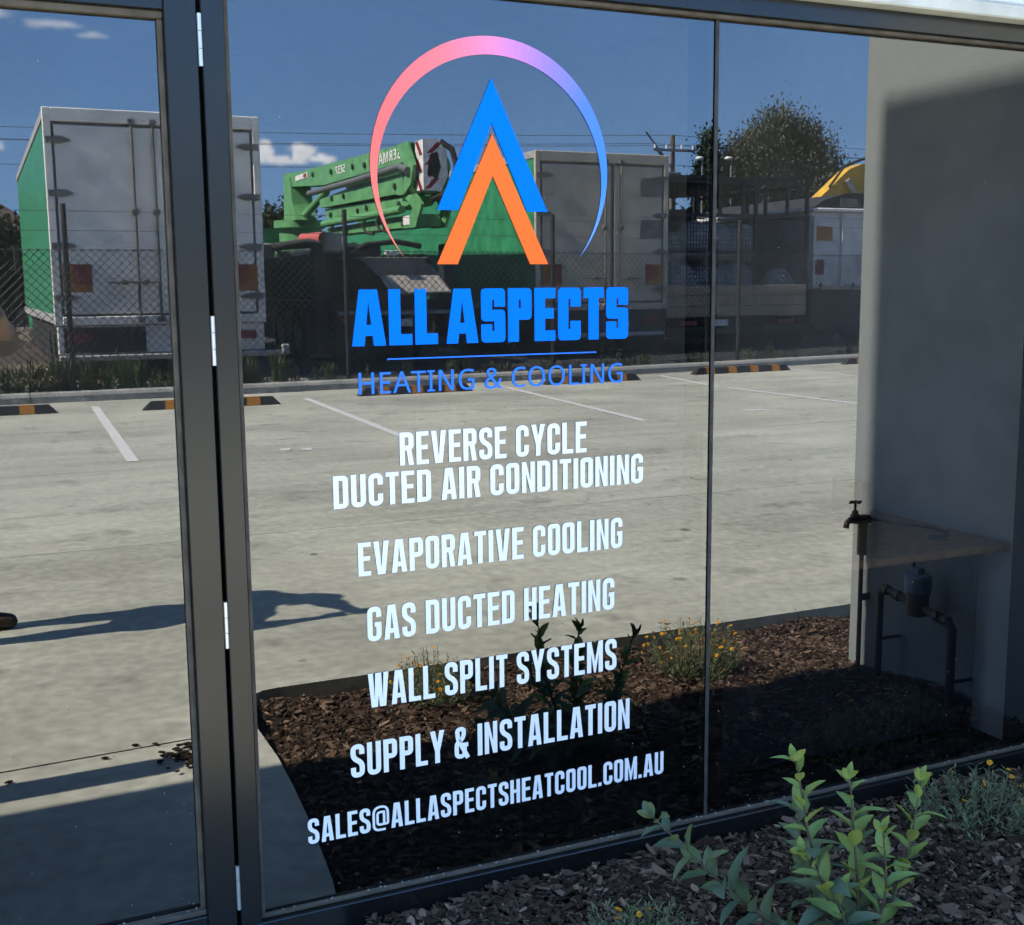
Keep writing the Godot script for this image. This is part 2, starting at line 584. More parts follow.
func build_ground() -> void:
	var g := MB.new()
	# one sheet to the horizon, with a shallow cut where the planting bed lies
	for q in [[-400, -400, 400, -0.02], [-400, 1.9, 400, 500]]:
		g.quad(V3(q[0], -0.16, q[1]), V3(q[2], -0.16, q[1]), V3(q[2], -0.16, q[3]), V3(q[0], -0.16, q[3]), Vector3.UP)
	g.quad(V3(-400, -0.16, -0.02), V3(400, -0.16, -0.02), V3(400, -0.16, 1.9), V3(-400, -0.16, 1.9), Vector3.UP)
	struct("ground", g, M.dirt)

	var verge := MB.new()
	var yard := MB.new()
	for i in range(-40, 60):
		var x0 := i * 1.5
		var x1 := x0 + 1.5
		for k in 12:
			var z0 := kerb_z(x0) + 0.16 + k * k * 0.55
			var z1 := kerb_z(x0) + 0.16 + (k + 1) * (k + 1) * 0.55
			var w0 := kerb_z(x1) + 0.16 + k * k * 0.55
			var w1 := kerb_z(x1) + 0.16 + (k + 1) * (k + 1) * 0.55
			(verge if x0 < 4.4 else yard).quad(V3(x0, verge_y(x0, z0), z0), V3(x1, verge_y(x1, w0), w0), V3(x1, verge_y(x1, w1), w1), V3(x0, verge_y(x0, z1), z1), Vector3.UP)
	struct("dirt_yard", verge, M.dirt)
	struct("asphalt_yard", yard, M.asphalt)

	var lot := Node3D.new()
	lot.name = "parking_lot"
	add_child(lot)
	lot.set_meta("kind", "structure")
	one_box(lot, "base_course", V3(-16, -0.15, 1.72), V3(30, -0.022, 14.1), M.joint_dark)
	one_box(lot, "base_course", V3(-16, -0.15, 0.05), V3(0.68, -0.022, 1.72), M.joint_dark)
	one_box(lot, "base_course", V3(4.6, -0.15, -4), V3(30, -0.022, 1.71), M.joint_dark)
	var xs := [-16.0, -12.4, -8.7, -5.05, -1.4, 2.25, 5.95, 9.7, 13.4, 17.1, 20.8, 24.5, 30.0]
	var zs := [1.7, 4.5, 7.6, 10.7]
	var gap := 0.004
	for i in xs.size() - 1:
		for k in 4:
			var a: float = xs[i] + gap
			var b: float = xs[i + 1] - gap
			var z0: float = zs[k] + gap
			var poly := PackedVector2Array()
			if k == 0:
				if b < 0:
					z0 = 1.3 + gap
					poly = pv([[a, z0], [b, z0]])
				elif a < 0.5:
					poly = pv([[a, 1.225], [0.545, 1.325], [0.74, 1.345], [0.775, 1.39], [0.785, 1.5], [0.8, 1.6], [0.825, 1.66], [0.87, 1.692], [0.93, 1.70], [b, 1.70]])
				else:
					poly = pv([[a, z0], [b, z0]])
			else:
				poly = pv([[a, z0], [b, z0]])
			if k < 3:
				poly.append(Vector2(b, zs[k + 1] - gap))
				poly.append(Vector2(a, zs[k + 1] - gap))
			else:
				poly.append(Vector2(b, kerb_z(b)))
				poly.append(Vector2(a, kerb_z(a)))
			var mb := MB.new()
			mb.prism(poly, V3(0, -0.12, 0), V3(1, 0, 0), V3(0, 0, 1), V3(0, 0.12, 0))
			part(lot, "slab", mb, M.concrete)
	var side := MB.new()
	side.bb(V3(4.58, -0.12, -4), V3(30, 0.0, 1.69))
	part(lot, "slab", side, M.concrete)
	# landing at the door, its edge rounding into the planting bed
	var ld := MB.new()
	ld.prism(pv([[-2.2, 0.06], [0.69, 0.06], [0.715, 0.2], [0.745, 0.5], [0.765, 0.8], [0.775, 1.05], [0.77, 1.335], [0.545, 1.315], [-1.4, 1.21], [-2.2, 1.2]]), V3(0, -0.12, 0), V3(1, 0, 0), V3(0, 0, 1), V3(0, 0.12, 0))
	struct("landing", ld, M.concrete)
	# bay lines
	for q in [[-1.45, 13.3, -1.6, 8.1], [1.32, 13.4, 1.16, 8.05], [3.99, 13.2, 3.79, 8.6], [7.07, 13.5, 6.59, 8.65], [10.2, 14.3, 9.75, 11.9], [12.9, 14.6, 12.6, 10.5]]:
		line_mark(lot, Vector2(q[0], q[1]), Vector2(q[2], q[3]), 0.1)
	line_mark(lot, Vector2(9.8, 11.85), Vector2(9.82, 9.0), 0.1)
	line_mark(lot, Vector2(2.47, 8.2), Vector2(2.56, 8.17), 0.16)
	line_mark(lot, Vector2(2.65, 8.13), Vector2(2.74, 8.1), 0.16)
	line_mark(lot, Vector2(8.15, 9.05), Vector2(8.42, 9.0), 0.14)
	# kerb in cast lengths
	var kerb := Node3D.new()
	kerb.name = "kerb"
	add_child(kerb)
	kerb.set_meta("kind", "structure")
	for i in range(-6, 12):
		var x0 := i * 2.4 + 0.6
		var x1 := x0 + 2.388
		var p0 := V3(x0, 0, kerb_z(x0))
		var p1 := V3(x1, 0, kerb_z(x1))
		var d := (p1 - p0).normalized()
		var s := Vector3.UP.cross(d) * -1.0
		var mb := MB.new()
		mb.prism(pv([[0.0, -0.12], [0.0, 0.085], [0.025, 0.122], [0.06, 0.135], [0.19, 0.135], [0.21, 0.12], [0.21, -0.12]]), p0, -s if s.z < 0 else s, Vector3.UP, p1 - p0)
		part(kerb, "kerb_stone", mb, M.kerb_concrete)

func verge_y(x: float, z: float) -> float:
	var d := z - kerb_z(x)
	var y := 0.1
	if d > 12.0:
		y = lerpf(0.1, -0.3, clampf((d - 12.0) / 20.0, 0, 1))
	return y + 0.02 * sin(x * 2.1 + z * 1.3) * minf(d, 1.0)

func line_mark(parent: Node, a: Vector2, b: Vector2, w: float) -> void:
	var s := (b - a).normalized().orthogonal() * w * 0.5
	var mb := MB.new()
	var o := V3(0, 0.004, 0)
	mb.quad(o + V3(a.x + s.x, 0, a.y + s.y), o + V3(b.x + s.x, 0, b.y + s.y), o + V3(b.x - s.x, 0, b.y - s.y), o + V3(a.x - s.x, 0, a.y - s.y), Vector3.UP)
	part(parent, "bay_line", mb, M.line_paint)

# ------------------------------------------------------------------ building
func build_building() -> void:
	var b := thing("shop_building", "white two storey shop with a tall glazed front and projecting side walls", "building")
	# wall above the glazing, in panels with a recessed joint
	for q in [[-2.3, 0.4], [0.406, 3.1]]:
		one_box(b, "wall_panel", V3(q[0], 2.175, -0.22), V3(q[1], 4.9, 0.06), M.wall_white, 0.006)
		one_box(b, "wall_panel", V3(q[0], 4.906, -0.22), V3(q[1], 7.3, 0.06), M.wall_white, 0.006)
	one_box(b, "flashing", V3(-2.3, 2.137, -0.2), V3(3.1, 2.172, 0.075), M.flashing, 0.004)
	one_box(b, "side_wall", V3(3.1, -0.15, -0.22), V3(3.34, 7.5, 1.145), M.wall_grey, 0.004)
	one_box(b, "side_wall", V3(-2.55, -0.15, -0.22), V3(-2.3, 7.34, 0.89), M.wall_grey, 0.004)
	# the room behind the glass
	one_box(b, "interior_wall", V3(3.08, -0.15, -6.2), V3(3.34, 2.9, -0.225), M.interior_white)
	one_box(b, "interior_wall", V3(-2.55, -0.15, -6.2), V3(-2.3, 2.9, -0.225), M.interior_white)
	one_box(b, "interior_wall", V3(-2.55, -0.15, -6.4), V3(3.34, 2.9, -6.205), M.interior_white)
	one_box(b, "ceiling", V3(-2.295, 2.6, -6.2), V3(3.075, 2.75, -0.225), M.interior_white)
	one_box(b, "floor_slab", V3(-2.295, -0.15, -6.2), V3(3.075, -0.08, -0.08), M.carpet)
	one_box(b, "roof", V3(-2.55, 7.2, -6.4), V3(3.34, 7.35, -0.225), M.wall_white)
	one_box(b, "corner_column", V3(2.96, -0.08, -0.222), V3(3.095, 2.13, -0.075), M.charcoal)

# ------------------------------------------------------------------ glazing
func pane_mesh(a: Vector2, b: Vector2, z0: float, z1: float) -> ArrayMesh:
	# outer face carries the coating, the rest is plain glass
	var f := MB.new()
	f.quad(V3(a.x, a.y, z1), V3(b.x, a.y, z1), V3(b.x, b.y, z1), V3(a.x, b.y, z1), Vector3.BACK)
	return f.mesh()

func build_window() -> void:
	var w := thing("shop_window", "large fixed mirror coated shop window in charcoal frame, lettered in blue and white", "window")
	part(w, "glass_pane", pane_mesh(Vector2(0.4914, 0.06), Vector2(1.6655, 2.09), -0.01, 0.0), M.coated_glass)
	part(w, "glass_pane", pane_mesh(Vector2(1.6685, 0.06), Vector2(3.0, 2.09), -0.01, 0.0), M.coated_glass)
	one_box(w, "head_frame", V3(0.4452, 2.089, -0.07), V3(3.095, 2.136, 0.03), M.frame, 0.002)
	one_box(w, "sill_frame", V3(0.4452, -0.1, -0.07), V3(3.095, 0.0622, 0.03), M.frame, 0.002)
	one_box(w, "jamb", V3(0.4452, 0.0624, -0.07), V3(0.4912, 2.0885, 0.03), M.frame, 0.002)
	one_box(w, "jamb", V3(2.99, 0.0624, -0.07), V3(3.095, 2.0885, 0.03), M.frame, 0.002)
	one_box(w, "mullion", V3(1.650, 0.06, -0.1), V3(1.684, 2.088, -0.004), M.frame, 0.002)
	one_box(w, "joint_strip", V3(1.662, 0.0725, 0.0005), V3(1.672, 2.0785, 0.006), M.joint_grey, 0.002)
	# beads round the glass
	one_box(w, "glazing_bead", V3(0.4914, 2.079, 0.0005), V3(2.9895, 2.0888, 0.02), M.bead, 0.002)
	one_box(w, "glazing_bead", V3(0.4914, 0.0625, 0.0005), V3(2.9895, 0.072, 0.013), M.bead, 0.002)
	one_box(w, "glazing_bead", V3(0.4914, 0.0723, 0.0005), V3(0.5018, 2.0788, 0.014), M.bead, 0.002)
	grit(w, 0.52, 2.95, 0.08, 2.0, 150, 61, 0.072)
	one_box(w, "glazing_bead", V3(2.98, 0.0723, 0.0005), V3(2.9893, 2.0788, 0.014), M.bead, 0.002)

# water spots and grit dried onto the glass, and crumbs lying on the lower bead
func grit(parent: Node, x0: float, x1: float, y0: float, y1: float, count: int, seed_: int, ledge: float) -> void:
	var r := RandomNumberGenerator.new()
	r.seed = seed_
	var mb := MB.new()
	for i in count:
		var at := V3(r.randf_range(x0, x1), lerpf(y0, y1, pow(r.randf(), 2.5)), 0.0009)
		var s := r.randf_range(0.0005, 0.0016)
		mb.ball(at, V3(s, s * r.randf_range(0.7, 1.6), 0.0004), 4, 6)
	for i in count / 2:
		var s := r.randf_range(0.0012, 0.0035)
		mb.box(V3(r.randf_range(x0, x1), ledge + s * 0.3, r.randf_range(0.003, 0.011)), V3(s * 1.6, s, s), 0.0, Basis(Vector3.UP, r.randf() * TAU))
	part(parent, "grit", mb, M.kerb_concrete).set_meta("kind", "stuff")

func build_door() -> void:
	var d := thing("glass_door", "charcoal framed glass door hung on four steel hinges beside the shop window", "door")
	part(d, "glass_pane", pane_mesh(Vector2(-0.43, 0.105), Vector2(0.3745, 1.99), -0.01, 0.0), M.coated_glass)
	one_box(d, "stile", V3(0.3745, 0.012, -0.03), V3(0.4378, 2.04, 0.028), M.frame, 0.002)
	one_box(d, "stile", V3(-0.495, 0.012, -0.03), V3(-0.43, 2.04, 0.028), M.frame, 0.002)
	one_box(d, "top_rail", V3(-0.4298, 1.99, -0.03), V3(0.3743, 2.04, 0.0275), M.frame, 0.002)
	one_box(d, "bottom_rail", V3(-0.4298, 0.012, -0.03), V3(0.3743, 0.105, 0.0275), M.frame, 0.002)
	one_box(d, "glazing_bead", V3(0.3632, 0.1175, 0.0005), V3(0.3743, 1.9755, 0.013), M.bead, 0.002)
	one_box(d, "glazing_bead", V3(-0.4297, 0.1175, 0.0005), V3(-0.418, 1.9755, 0.013), M.bead, 0.002)
	one_box(d, "glazing_bead", V3(-0.4297, 1.976, 0.0005), V3(0.3743, 1.9897, 0.018), M.bead, 0.002)
	one_box(d, "glazing_bead", V3(-0.4297, 0.1053, 0.0005), V3(0.3743, 0.117, 0.02), M.bead, 0.002)
	for y in [1.938, 1.348, 0.75, 0.158]:
		var mb := MB.new()
		for k in 3:
			var y0: float = y - 0.05 + k * 0.0338
			mb.tube([V3(0.4416, y0, 0.031), V3(0.4416, y0 + 0.0325, 0.031)], 0.0045, 14)
		var h := part(d, "hinge", mb, M.steel_hinge)
		one_box(h, "hinge_leaf", V3(0.438, y - 0.049, 0.0), V3(0.4392, y + 0.049, 0.029), M.steel_hinge)
	grit(d, -0.4, 0.355, 0.125, 1.9, 60, 62, 0.117)
	var hd := MB.new()
	hd.tube([V3(-0.46, 0.85, 0.03), V3(-0.46, 0.85, 0.075), V3(-0.46, 1.25, 0.075), V3(-0.46, 1.25, 0.03)], 0.012, 10)
	part(d, "pull_handle", hd, M.steel_hinge)
	var f := thing("door_frame", "charcoal metal frame round the glass door", "door frame")
	one_box(f, "head", V3(-0.56, 2.045, -0.07), V3(0.445, 2.136, 0.03), M.frame, 0.002)
	one_box(f, "jamb", V3(-0.56, 0.0, -0.07), V3(-0.5, 2.0448, 0.03), M.frame, 0.002)
	one_box(f, "door_stop", V3(0.438, 0.0, -0.07), V3(0.4448, 2.0445, -0.035), M.rubber_gap)
	one_box(f, "threshold", V3(-0.56, -0.1, -0.07), V3(0.445, 0.008, 0.05), M.frame, 0.003)
	var s := thing("side_light", "fixed glazed panel on the far side of the glass door", "window")
	part(s, "glass_pane", pane_mesh(Vector2(-2.24, 0.06), Vector2(-0.565, 2.09), -0.01, 0.0), M.coated_glass)
	one_box(s, "frame", V3(-2.3, 2.089, -0.07), V3(-0.5605, 2.136, 0.03), M.frame, 0.002)
	one_box(s, "frame", V3(-2.3, -0.1, -0.07), V3(-0.5605, 0.06, 0.03), M.frame, 0.002)
	one_box(s, "frame", V3(-2.3, 0.0605, -0.07), V3(-2.24, 2.0885, 0.03), M.frame, 0.002)

# ------------------------------------------------------------------ planting bed
func bed_y(x: float, z: float) -> float:
	return lerpf(0.024, -0.045, smoothstep(0.05, 1.6, z)) + 0.012 * sin(x * 5.0 + 1.0) * sin(z * 6.0) + 0.008 * sin(x * 13.0 + z * 9.0)

func in_bed(x: float, z: float) -> bool:
	if x > 4.55 or z < 0.034 or (x > 3.09 and z < 1.155):
		return false
	var lim := 0.715 + 0.06 * smoothstep(0.1, 0.9, z)
	if z > 1.35:
		lim = 0.785 + 0.1 * pow((z - 1.35) / 0.35, 3.0)
	return x > lim + 0.012 and z < 1.685

func build_bed() -> void:
	var soil := MB.new()
	var nx := 96
	var nz := 40
	for i in nx:
		for k in nz:
			var p := []
			for q in [[i, k], [i + 1, k], [i + 1, k + 1], [i, k + 1]]:
				var x: float = lerpf(0.66, 4.58, q[0] / float(nx))
				var z: float = lerpf(0.03, 1.72, q[1] / float(nz))
				p.append(V3(x, bed_y(x, z) - 0.022, z))
			soil.quad(p[0], p[1], p[2], p[3], Vector3.UP)
	struct("bed_soil", soil, M.soil)
	var r := RandomNumberGenerator.new()
	r.seed = 5150
	var chips := []
	for q in 5:
		var mb := MB.new()
		var pts := []
		# a split splinter of bark: blunt ragged ends, uneven edges
		for e in [-1.0, 1.0]:
			for s in [[-1, -1], [1, -1], [1, 1], [-1, 1]]:
				pts.append(V3(e * r.randf_range(0.32, 0.55), s[1] * r.randf_range(0.04, 0.13), s[0] * r.randf_range(0.1, 0.3)))
		var mids := []
		for s in [[-1, -1], [1, -1], [1, 1], [-1, 1]]:
			mids.append(V3(r.randf_range(-0.15, 0.15), s[1] * r.randf_range(0.06, 0.15), s[0] * r.randf_range(0.18, 0.32)))
		for k in 4:
			var m := (k + 1) % 4
			var o: Vector3 = mids[k] + mids[m]
			mb.quad(pts[k], pts[m], mids[m], mids[k], o)
			mb.quad(mids[k], mids[m], pts[4 + m], pts[4 + k], o)
		mb.quad(pts[0], pts[1], pts[2], pts[3], V3(-1, 0, 0))
		mb.quad(pts[4], pts[5], pts[6], pts[7], V3(1, 0, 0))
		chips.append(mb.mesh())
	var root := Node3D.new()
	root.name = "bark_mulch"
	add_child(root)
	tag(root, "dark brown bark mulch covering the planting bed under the window", "mulch")
	root.set_meta("kind", "stuff")
	for q in 5:
		var xf := []
		var cols := []
		var want := 15500
		while xf.size() < want:
			var x := r.randf_range(0.7, 4.55)
			var z := r.randf_range(0.035, 1.69)
			if not in_bed(x, z):
				continue
			var s := 0.012 + 0.026 * pow(r.randf(), 2.6)
			if r.randf() < 0.02:
				s *= 2.0
			var bs := Basis(Vector3.UP, r.randf() * TAU) * Basis(V3(0, 0, 1), r.randf_range(-0.45, 0.45)) * Basis(V3(1, 0, 0), r.randf_range(-0.6, 0.6))
			bs = bs.scaled_local(V3(s * r.randf_range(0.9, 1.3), s * r.randf_range(0.5, 1.2), s * r.randf_range(0.35, 1.05)))
			xf.append(Transform3D(bs, V3(x, bed_y(x, z) - 0.02 + r.randf() * 0.026, z)))
			var k := 0.048 + 0.19 * pow(r.randf(), 2.4)
			var warm := r.randf_range(0.6, 1.0)
			if r.randf() < 0.05:
				k = r.randf_range(0.26, 0.45)
				warm = 0.9
			cols.append(Color(k, k * lerpf(0.82, 0.68, warm), k * lerpf(0.66, 0.46, warm)))
		if q == 0:
			# chips strewn on the concrete by the corner of the bed
			for i in 80:
				var x := 0.62 - absf(r.randfn(0.0, 0.09))
				var z := 1.2 + r.randfn(0.0, 0.05) + (0.62 - x) * -0.2
				var s := r.randf_range(0.016, 0.034)
				xf.append(Transform3D((Basis(Vector3.UP, r.randf() * TAU) * Basis(V3(0, 0, 1), r.randf_range(-0.2, 0.2))).scaled_local(V3(s, s * 0.9, s)), V3(x, 0.006 + r.randf() * 0.008, z)))
				cols.append(Color(0.04, 0.03, 0.022))
			for a in [[0.0, 1.19], [0.28, 1.26], [0.38, 1.33], [0.44, 1.31], [0.9, 3.6], [4.9, 5.1], [5.2, 3.4]]:
				xf.append(Transform3D(Basis(Vector3.UP, r.randf() * TAU).scaled_local(V3(0.026, 0.02, 0.02)), V3(a[0], 0.006, a[1])))
				cols.append(Color(0.035, 0.027, 0.02))
		var mm := MultiMesh.new()
		mm.transform_format = MultiMesh.TRANSFORM_3D
		mm.use_colors = true
		mm.mesh = chips[q]
		mm.instance_count = xf.size()
		for i in xf.size():
			mm.set_instance_transform(i, xf[i])
			mm.set_instance_color(i, cols[i])
		var o := MultiMeshInstance3D.new()
		o.name = "chips"
		o.multimesh = mm
		o.material_override = M.wood_chip
		o.set_meta("kind", "stuff")
		root.add_child(o, true)

# ------------------------------------------------------------------ tap and water meter by the grey side wall
func build_wall_plumbing() -> void:
	var t := thing("garden_tap", "old brass garden tap on a copper riser against the grey side wall", "tap", V3(3.06, 0, 1.04))
	one_tube(t, "riser_pipe", [V3(0, -0.1, 0), V3(0, 0.53, 0)], 0.009, M.post_steel, 10)
	var sl := MB.new()
	sl.tube([V3(0, 0.42, 0), V3(0, 0.545, 0)], 0.019, 12)
	part(t, "lagging", sl, M.black_plastic)
	var body := MB.new()
	body.tube([V3(0.035, 0.555, 0), V3(0.0, 0.558, 0), V3(-0.05, 0.56, 0.0)], [0.017, 0.02, 0.016], 12)
	body.tube([V3(-0.035, 0.56, 0), V3(-0.06, 0.56, 0), V3(-0.075, 0.551, 0), V3(-0.08, 0.53, 0)], [0.012, 0.012, 0.011, 0.012], 12)
	body.lathe([Vector2(0.018, 0), Vector2(0.018, 0.012), Vector2(0.013, 0.016), Vector2(0.012, 0.028), Vector2(0.005, 0.032), Vector2(0.005, 0.06)], V3(-0.038, 0.566, 0), Vector3.UP, 12)
	part(t, "tap_body", body, M.brass)
	var hd := MB.new()
	hd.tube([V3(-0.066, 0.628, 0.0), V3(-0.01, 0.628, 0.0)], [0.005, 0.005], 8)
	hd.tube([V3(-0.038, 0.6275, -0.024), V3(-0.038, 0.6275, 0.024)], 0.0045, 8)
	hd.ball(V3(-0.038, 0.628, 0), V3(0.009, 0.008, 0.009), 6, 10)
	part(t, "handle", hd, M.brass)
	one_tube(t, "wall_clip", [V3(0, 0.25, 0), V3(0.04, 0.25, 0)], 0.014, M.copper_pipe, 8)

	var m := thing("water_meter", "grey blue water meter on a dark pipe loop beside the side wall", "water meter", V3(3.0, 0, 0))
	one_tube(m, "leg_pipe", [V3(0, -0.1, 0.86), V3(0, 0.32, 0.86), V3(0, 0.338, 0.842)], 0.013, M.copper_pipe, 12)
	one_tube(m, "leg_pipe", [V3(0, -0.1, 0.5), V3(0, 0.27, 0.5), V3(0, 0.295, 0.525)], 0.016, M.copper_pipe, 12)
	one_tube(m, "cross_pipe", [V3(0, 0.338, 0.842), V3(0, 0.33, 0.78), V3(0, 0.305, 0.6), V3(0, 0.295, 0.525)], 0.014, M.copper_pipe, 12)
	for z in [0.83, 0.77, 0.57, 0.53]:
		var y: float = 0.338 - (0.842 - z) * 0.135
		one_tube(m, "union_nut", [V3(0, y, z + 0.011), V3(0, y - 0.002, z - 0.011)], 0.021, M.brass, 6)
	var bd := MB.new()
	bd.lathe([Vector2(0.0, -0.035), Vector2(0.036, -0.035), Vector2(0.04, 0.0), Vector2(0.04, 0.04), Vector2(0.045, 0.042), Vector2(0.045, 0.05)], V3(0, 0.315, 0.67), Vector3.UP, 20)
	part(m, "meter_body", bd, M.copper_pipe)
	var cp := MB.new()
	cp.lathe([Vector2(0.046, 0.051), Vector2(0.048, 0.07), Vector2(0.048, 0.105), Vector2(0.043, 0.114), Vector2(0.0, 0.116)], V3(0, 0.315, 0.67), Vector3.UP, 20)
	cp.bb(V3(-0.016, 0.425, 0.655), V3(0.02, 0.452, 0.69), 0.005)
	cp.tube([V3(0.0, 0.44, 0.698), V3(0.0, 0.475, 0.698)], 0.009, 10)
	part(m, "meter_cap", cp, M.meter_blue)
	one_tube(m, "valve_lever", [V3(-0.014, 0.305, 0.56), V3(-0.02, 0.33, 0.555), V3(-0.02, 0.334, 0.51)], 0.006, M.brass, 8)
	one_tube(m, "wall_bracket", [V3(0, 0.14, 0.86), V3(0.098, 0.14, 0.86)], 0.007, M.copper_pipe, 8)
	one_tube(m, "wall_bracket", [V3(0, 0.08, 0.5), V3(0.098, 0.08, 0.5)], 0.007, M.copper_pipe, 8)

# ------------------------------------------------------------------ inside
func build_interior() -> void:
	var d := thing("desk", "wood veneer desk top standing inside the window against the side wall", "desk", V3(2.4, -0.08, -0.7))
	one_box(d, "desk_top", V3(-0.45, 0.66, -0.42), V3(0.66, 0.685, 0.38), M.desk_wood, 0.003)
	var gm := MB.new()
	gm.lathe([Vector2(0.0, 0.0), Vector2(0.026, 0.0), Vector2(0.032, 0.002), Vector2(0.034, -0.002)], V3(0.5, 0.688, 0.22), Vector3.UP, 20)
	part(d, "cable_grommet", gm, M.black_plastic)
	for x in [-0.42, 0.56]:
		one_box(d, "end_panel", V3(x, 0.0, -0.38), V3(x + 0.025, 0.66, 0.32), M.charcoal, 0.002)
	one_box(d, "modesty_panel", V3(-0.395, 0.05, 0.29), V3(0.56, 0.66, 0.31), M.charcoal, 0.002)
	var b := thing("router_box", "small upright black router box on the wood desk", "router", V3(2.88, 0.606, -0.9))
	one_box(b, "case", V3(-0.03, 0, -0.08), V3(0.03, 0.15, 0.08), M.black_plastic, 0.012)
	one_box(b, "foot", V3(-0.045, 0, -0.06), V3(0.045, 0.012, 0.06), M.black_plastic, 0.004)
	var c := part(self, "power_cable", cable_mesh(), M.black_plastic)
	tag(c, "thin black cable trailing from the router box across the desk", "cable")

func cable_mesh() -> MB:
	var mb := MB.new()
	mb.tube([V3(2.9, 0.612, -0.82), V3(2.95, 0.609, -0.72), V3(2.99, 0.6095, -0.6), V3(2.985, 0.609, -0.52), V3(2.95, 0.6095, -0.49), V3(2.91, 0.609, -0.485)], 0.004, 8)
	return mb

# ------------------------------------------------------------------ vinyl lettering on the glass
# a stroke along corners (x, y, rounding radius), flat in the xy plane
func stroke(mb: MB, pts: Array, t: float, sc: Vector2, o: Vector3) -> void:
	var path := []
	for i in pts.size():
		var p := Vector2(pts[i][0], pts[i][1])
		var r: float = pts[i][2] if pts[i].size() > 2 else 0.0
		if r <= 0.0 or i == 0 or i == pts.size() - 1:
			path.append(p)
			continue
		var a := Vector2(pts[i - 1][0], pts[i - 1][1])
		var b := Vector2(pts[i + 1][0], pts[i + 1][1])
		var da := (a - p).normalized()
		var db := (b - p).normalized()
		var k := minf(r, minf((a - p).length(), (b - p).length()) * 0.5)
		for s in 7:
			var u := s / 6.0
			path.append((p + da * k) * (1 - u) * (1 - u) + p * 2.0 * u * (1 - u) + (p + db * k) * u * u)
	if t > 0.19:
		heavy_stroke(mb, pts, t, sc, o)
		return
	var clean := [path[0]]
	for q in path:
		if (q - clean[-1]).length() > 0.002:
			clean.append(q)
	path = clean
	var left := []
	var right := []
	for i in path.size():
		var d0: Vector2 = (path[i] - path[i - 1]).normalized() if i > 0 else (path[1] - path[0]).normalized()
		var d1: Vector2 = (path[i + 1] - path[i]).normalized() if i < path.size() - 1 else d0
		var m := (d0 + d1).normalized()
		var nn := Vector2(-m.y, m.x)
		var k := t * 0.5 / maxf(0.35, nn.dot(Vector2(-d0.y, d0.x)))
		left.append(path[i] + nn * k)
		right.append(path[i] - nn * k)
	for i in path.size() - 1:
		mb.quad(o + V3(left[i].x * sc.x, left[i].y * sc.y, 0), o + V3(right[i].x * sc.x, right[i].y * sc.y, 0), o + V3(right[i + 1].x * sc.x, right[i + 1].y * sc.y, 0), o + V3(left[i + 1].x * sc.x, left[i + 1].y * sc.y, 0), Vector3.BACK)

# a heavy stroke: square inside its corners, slightly rounded outside
func heavy_stroke(mb: MB, pts: Array, t: float, sc: Vector2, o: Vector3) -> void:
	var left := []
	var right := []
	for i in pts.size():
		var p := Vector2(pts[i][0], pts[i][1])
		var din := (p - Vector2(pts[i - 1][0], pts[i - 1][1])).normalized() if i > 0 else Vector2.ZERO
		var dout := (Vector2(pts[i + 1][0], pts[i + 1][1]) - p).normalized() if i < pts.size() - 1 else din
		if i == 0:
			din = dout
		var m := (din + dout).normalized()
		var nn := Vector2(-m.y, m.x)
		var k := t * 0.5 / nn.dot(Vector2(-din.y, din.x))
		if din.is_equal_approx(dout):
			left.append(p + nn * k)
			right.append(p - nn * k)
			continue
		var s := signf(din.cross(dout))
		var inner := p + nn * k * s
		var outer := p - nn * k * s
		var r := 0.09
		for q in 6:
			var u := q / 5.0
			var e := (outer - din * r) * (1 - u) * (1 - u) + outer * 2.0 * u * (1 - u) + (outer + dout * r) * u * u
			left.append(inner if s > 0 else e)
			right.append(e if s > 0 else inner)
	for i in left.size() - 1:
		mb.quad(o + V3(left[i].x * sc.x, left[i].y * sc.y, 0), o + V3(right[i].x * sc.x, right[i].y * sc.y, 0), o + V3(right[i + 1].x * sc.x, right[i + 1].y * sc.y, 0), o + V3(left[i + 1].x * sc.x, left[i + 1].y * sc.y, 0), Vector3.BACK)

func rect(mb: MB, x0: float, y0: float, x1: float, y1: float, sc: Vector2, o: Vector3) -> void:
	mb.quad(o + V3(x0 * sc.x, y0 * sc.y, 0), o + V3(x1 * sc.x, y0 * sc.y, 0), o + V3(x1 * sc.x, y1 * sc.y, 0), o + V3(x0 * sc.x, y1 * sc.y, 0), Vector3.BACK)

func fill(mb: MB, a: Array, sc: Vector2, o: Vector3) -> void:
	mb.flat(pv(a), o, V3(sc.x, 0, 0), V3(0, sc.y, 0), Vector3.BACK)

# width of the ink of a capital of height 1 with upright stroke t
func glyph_width(ch: String, w: float, t: float) -> float:
	match ch:
		"I": return t
		"M": return w * 1.36
		"W": return w * 1.5
		"A", "V", "Y": return w * (1.1 if t < 0.19 else 1.3)
		"T", "L", "E", "F": return w * 0.9
		"&": return w * 1.08
		"@": return w * 1.55
		".": return t
		" ": return w * (0.36 if t < 0.19 else 0.1)
	return w

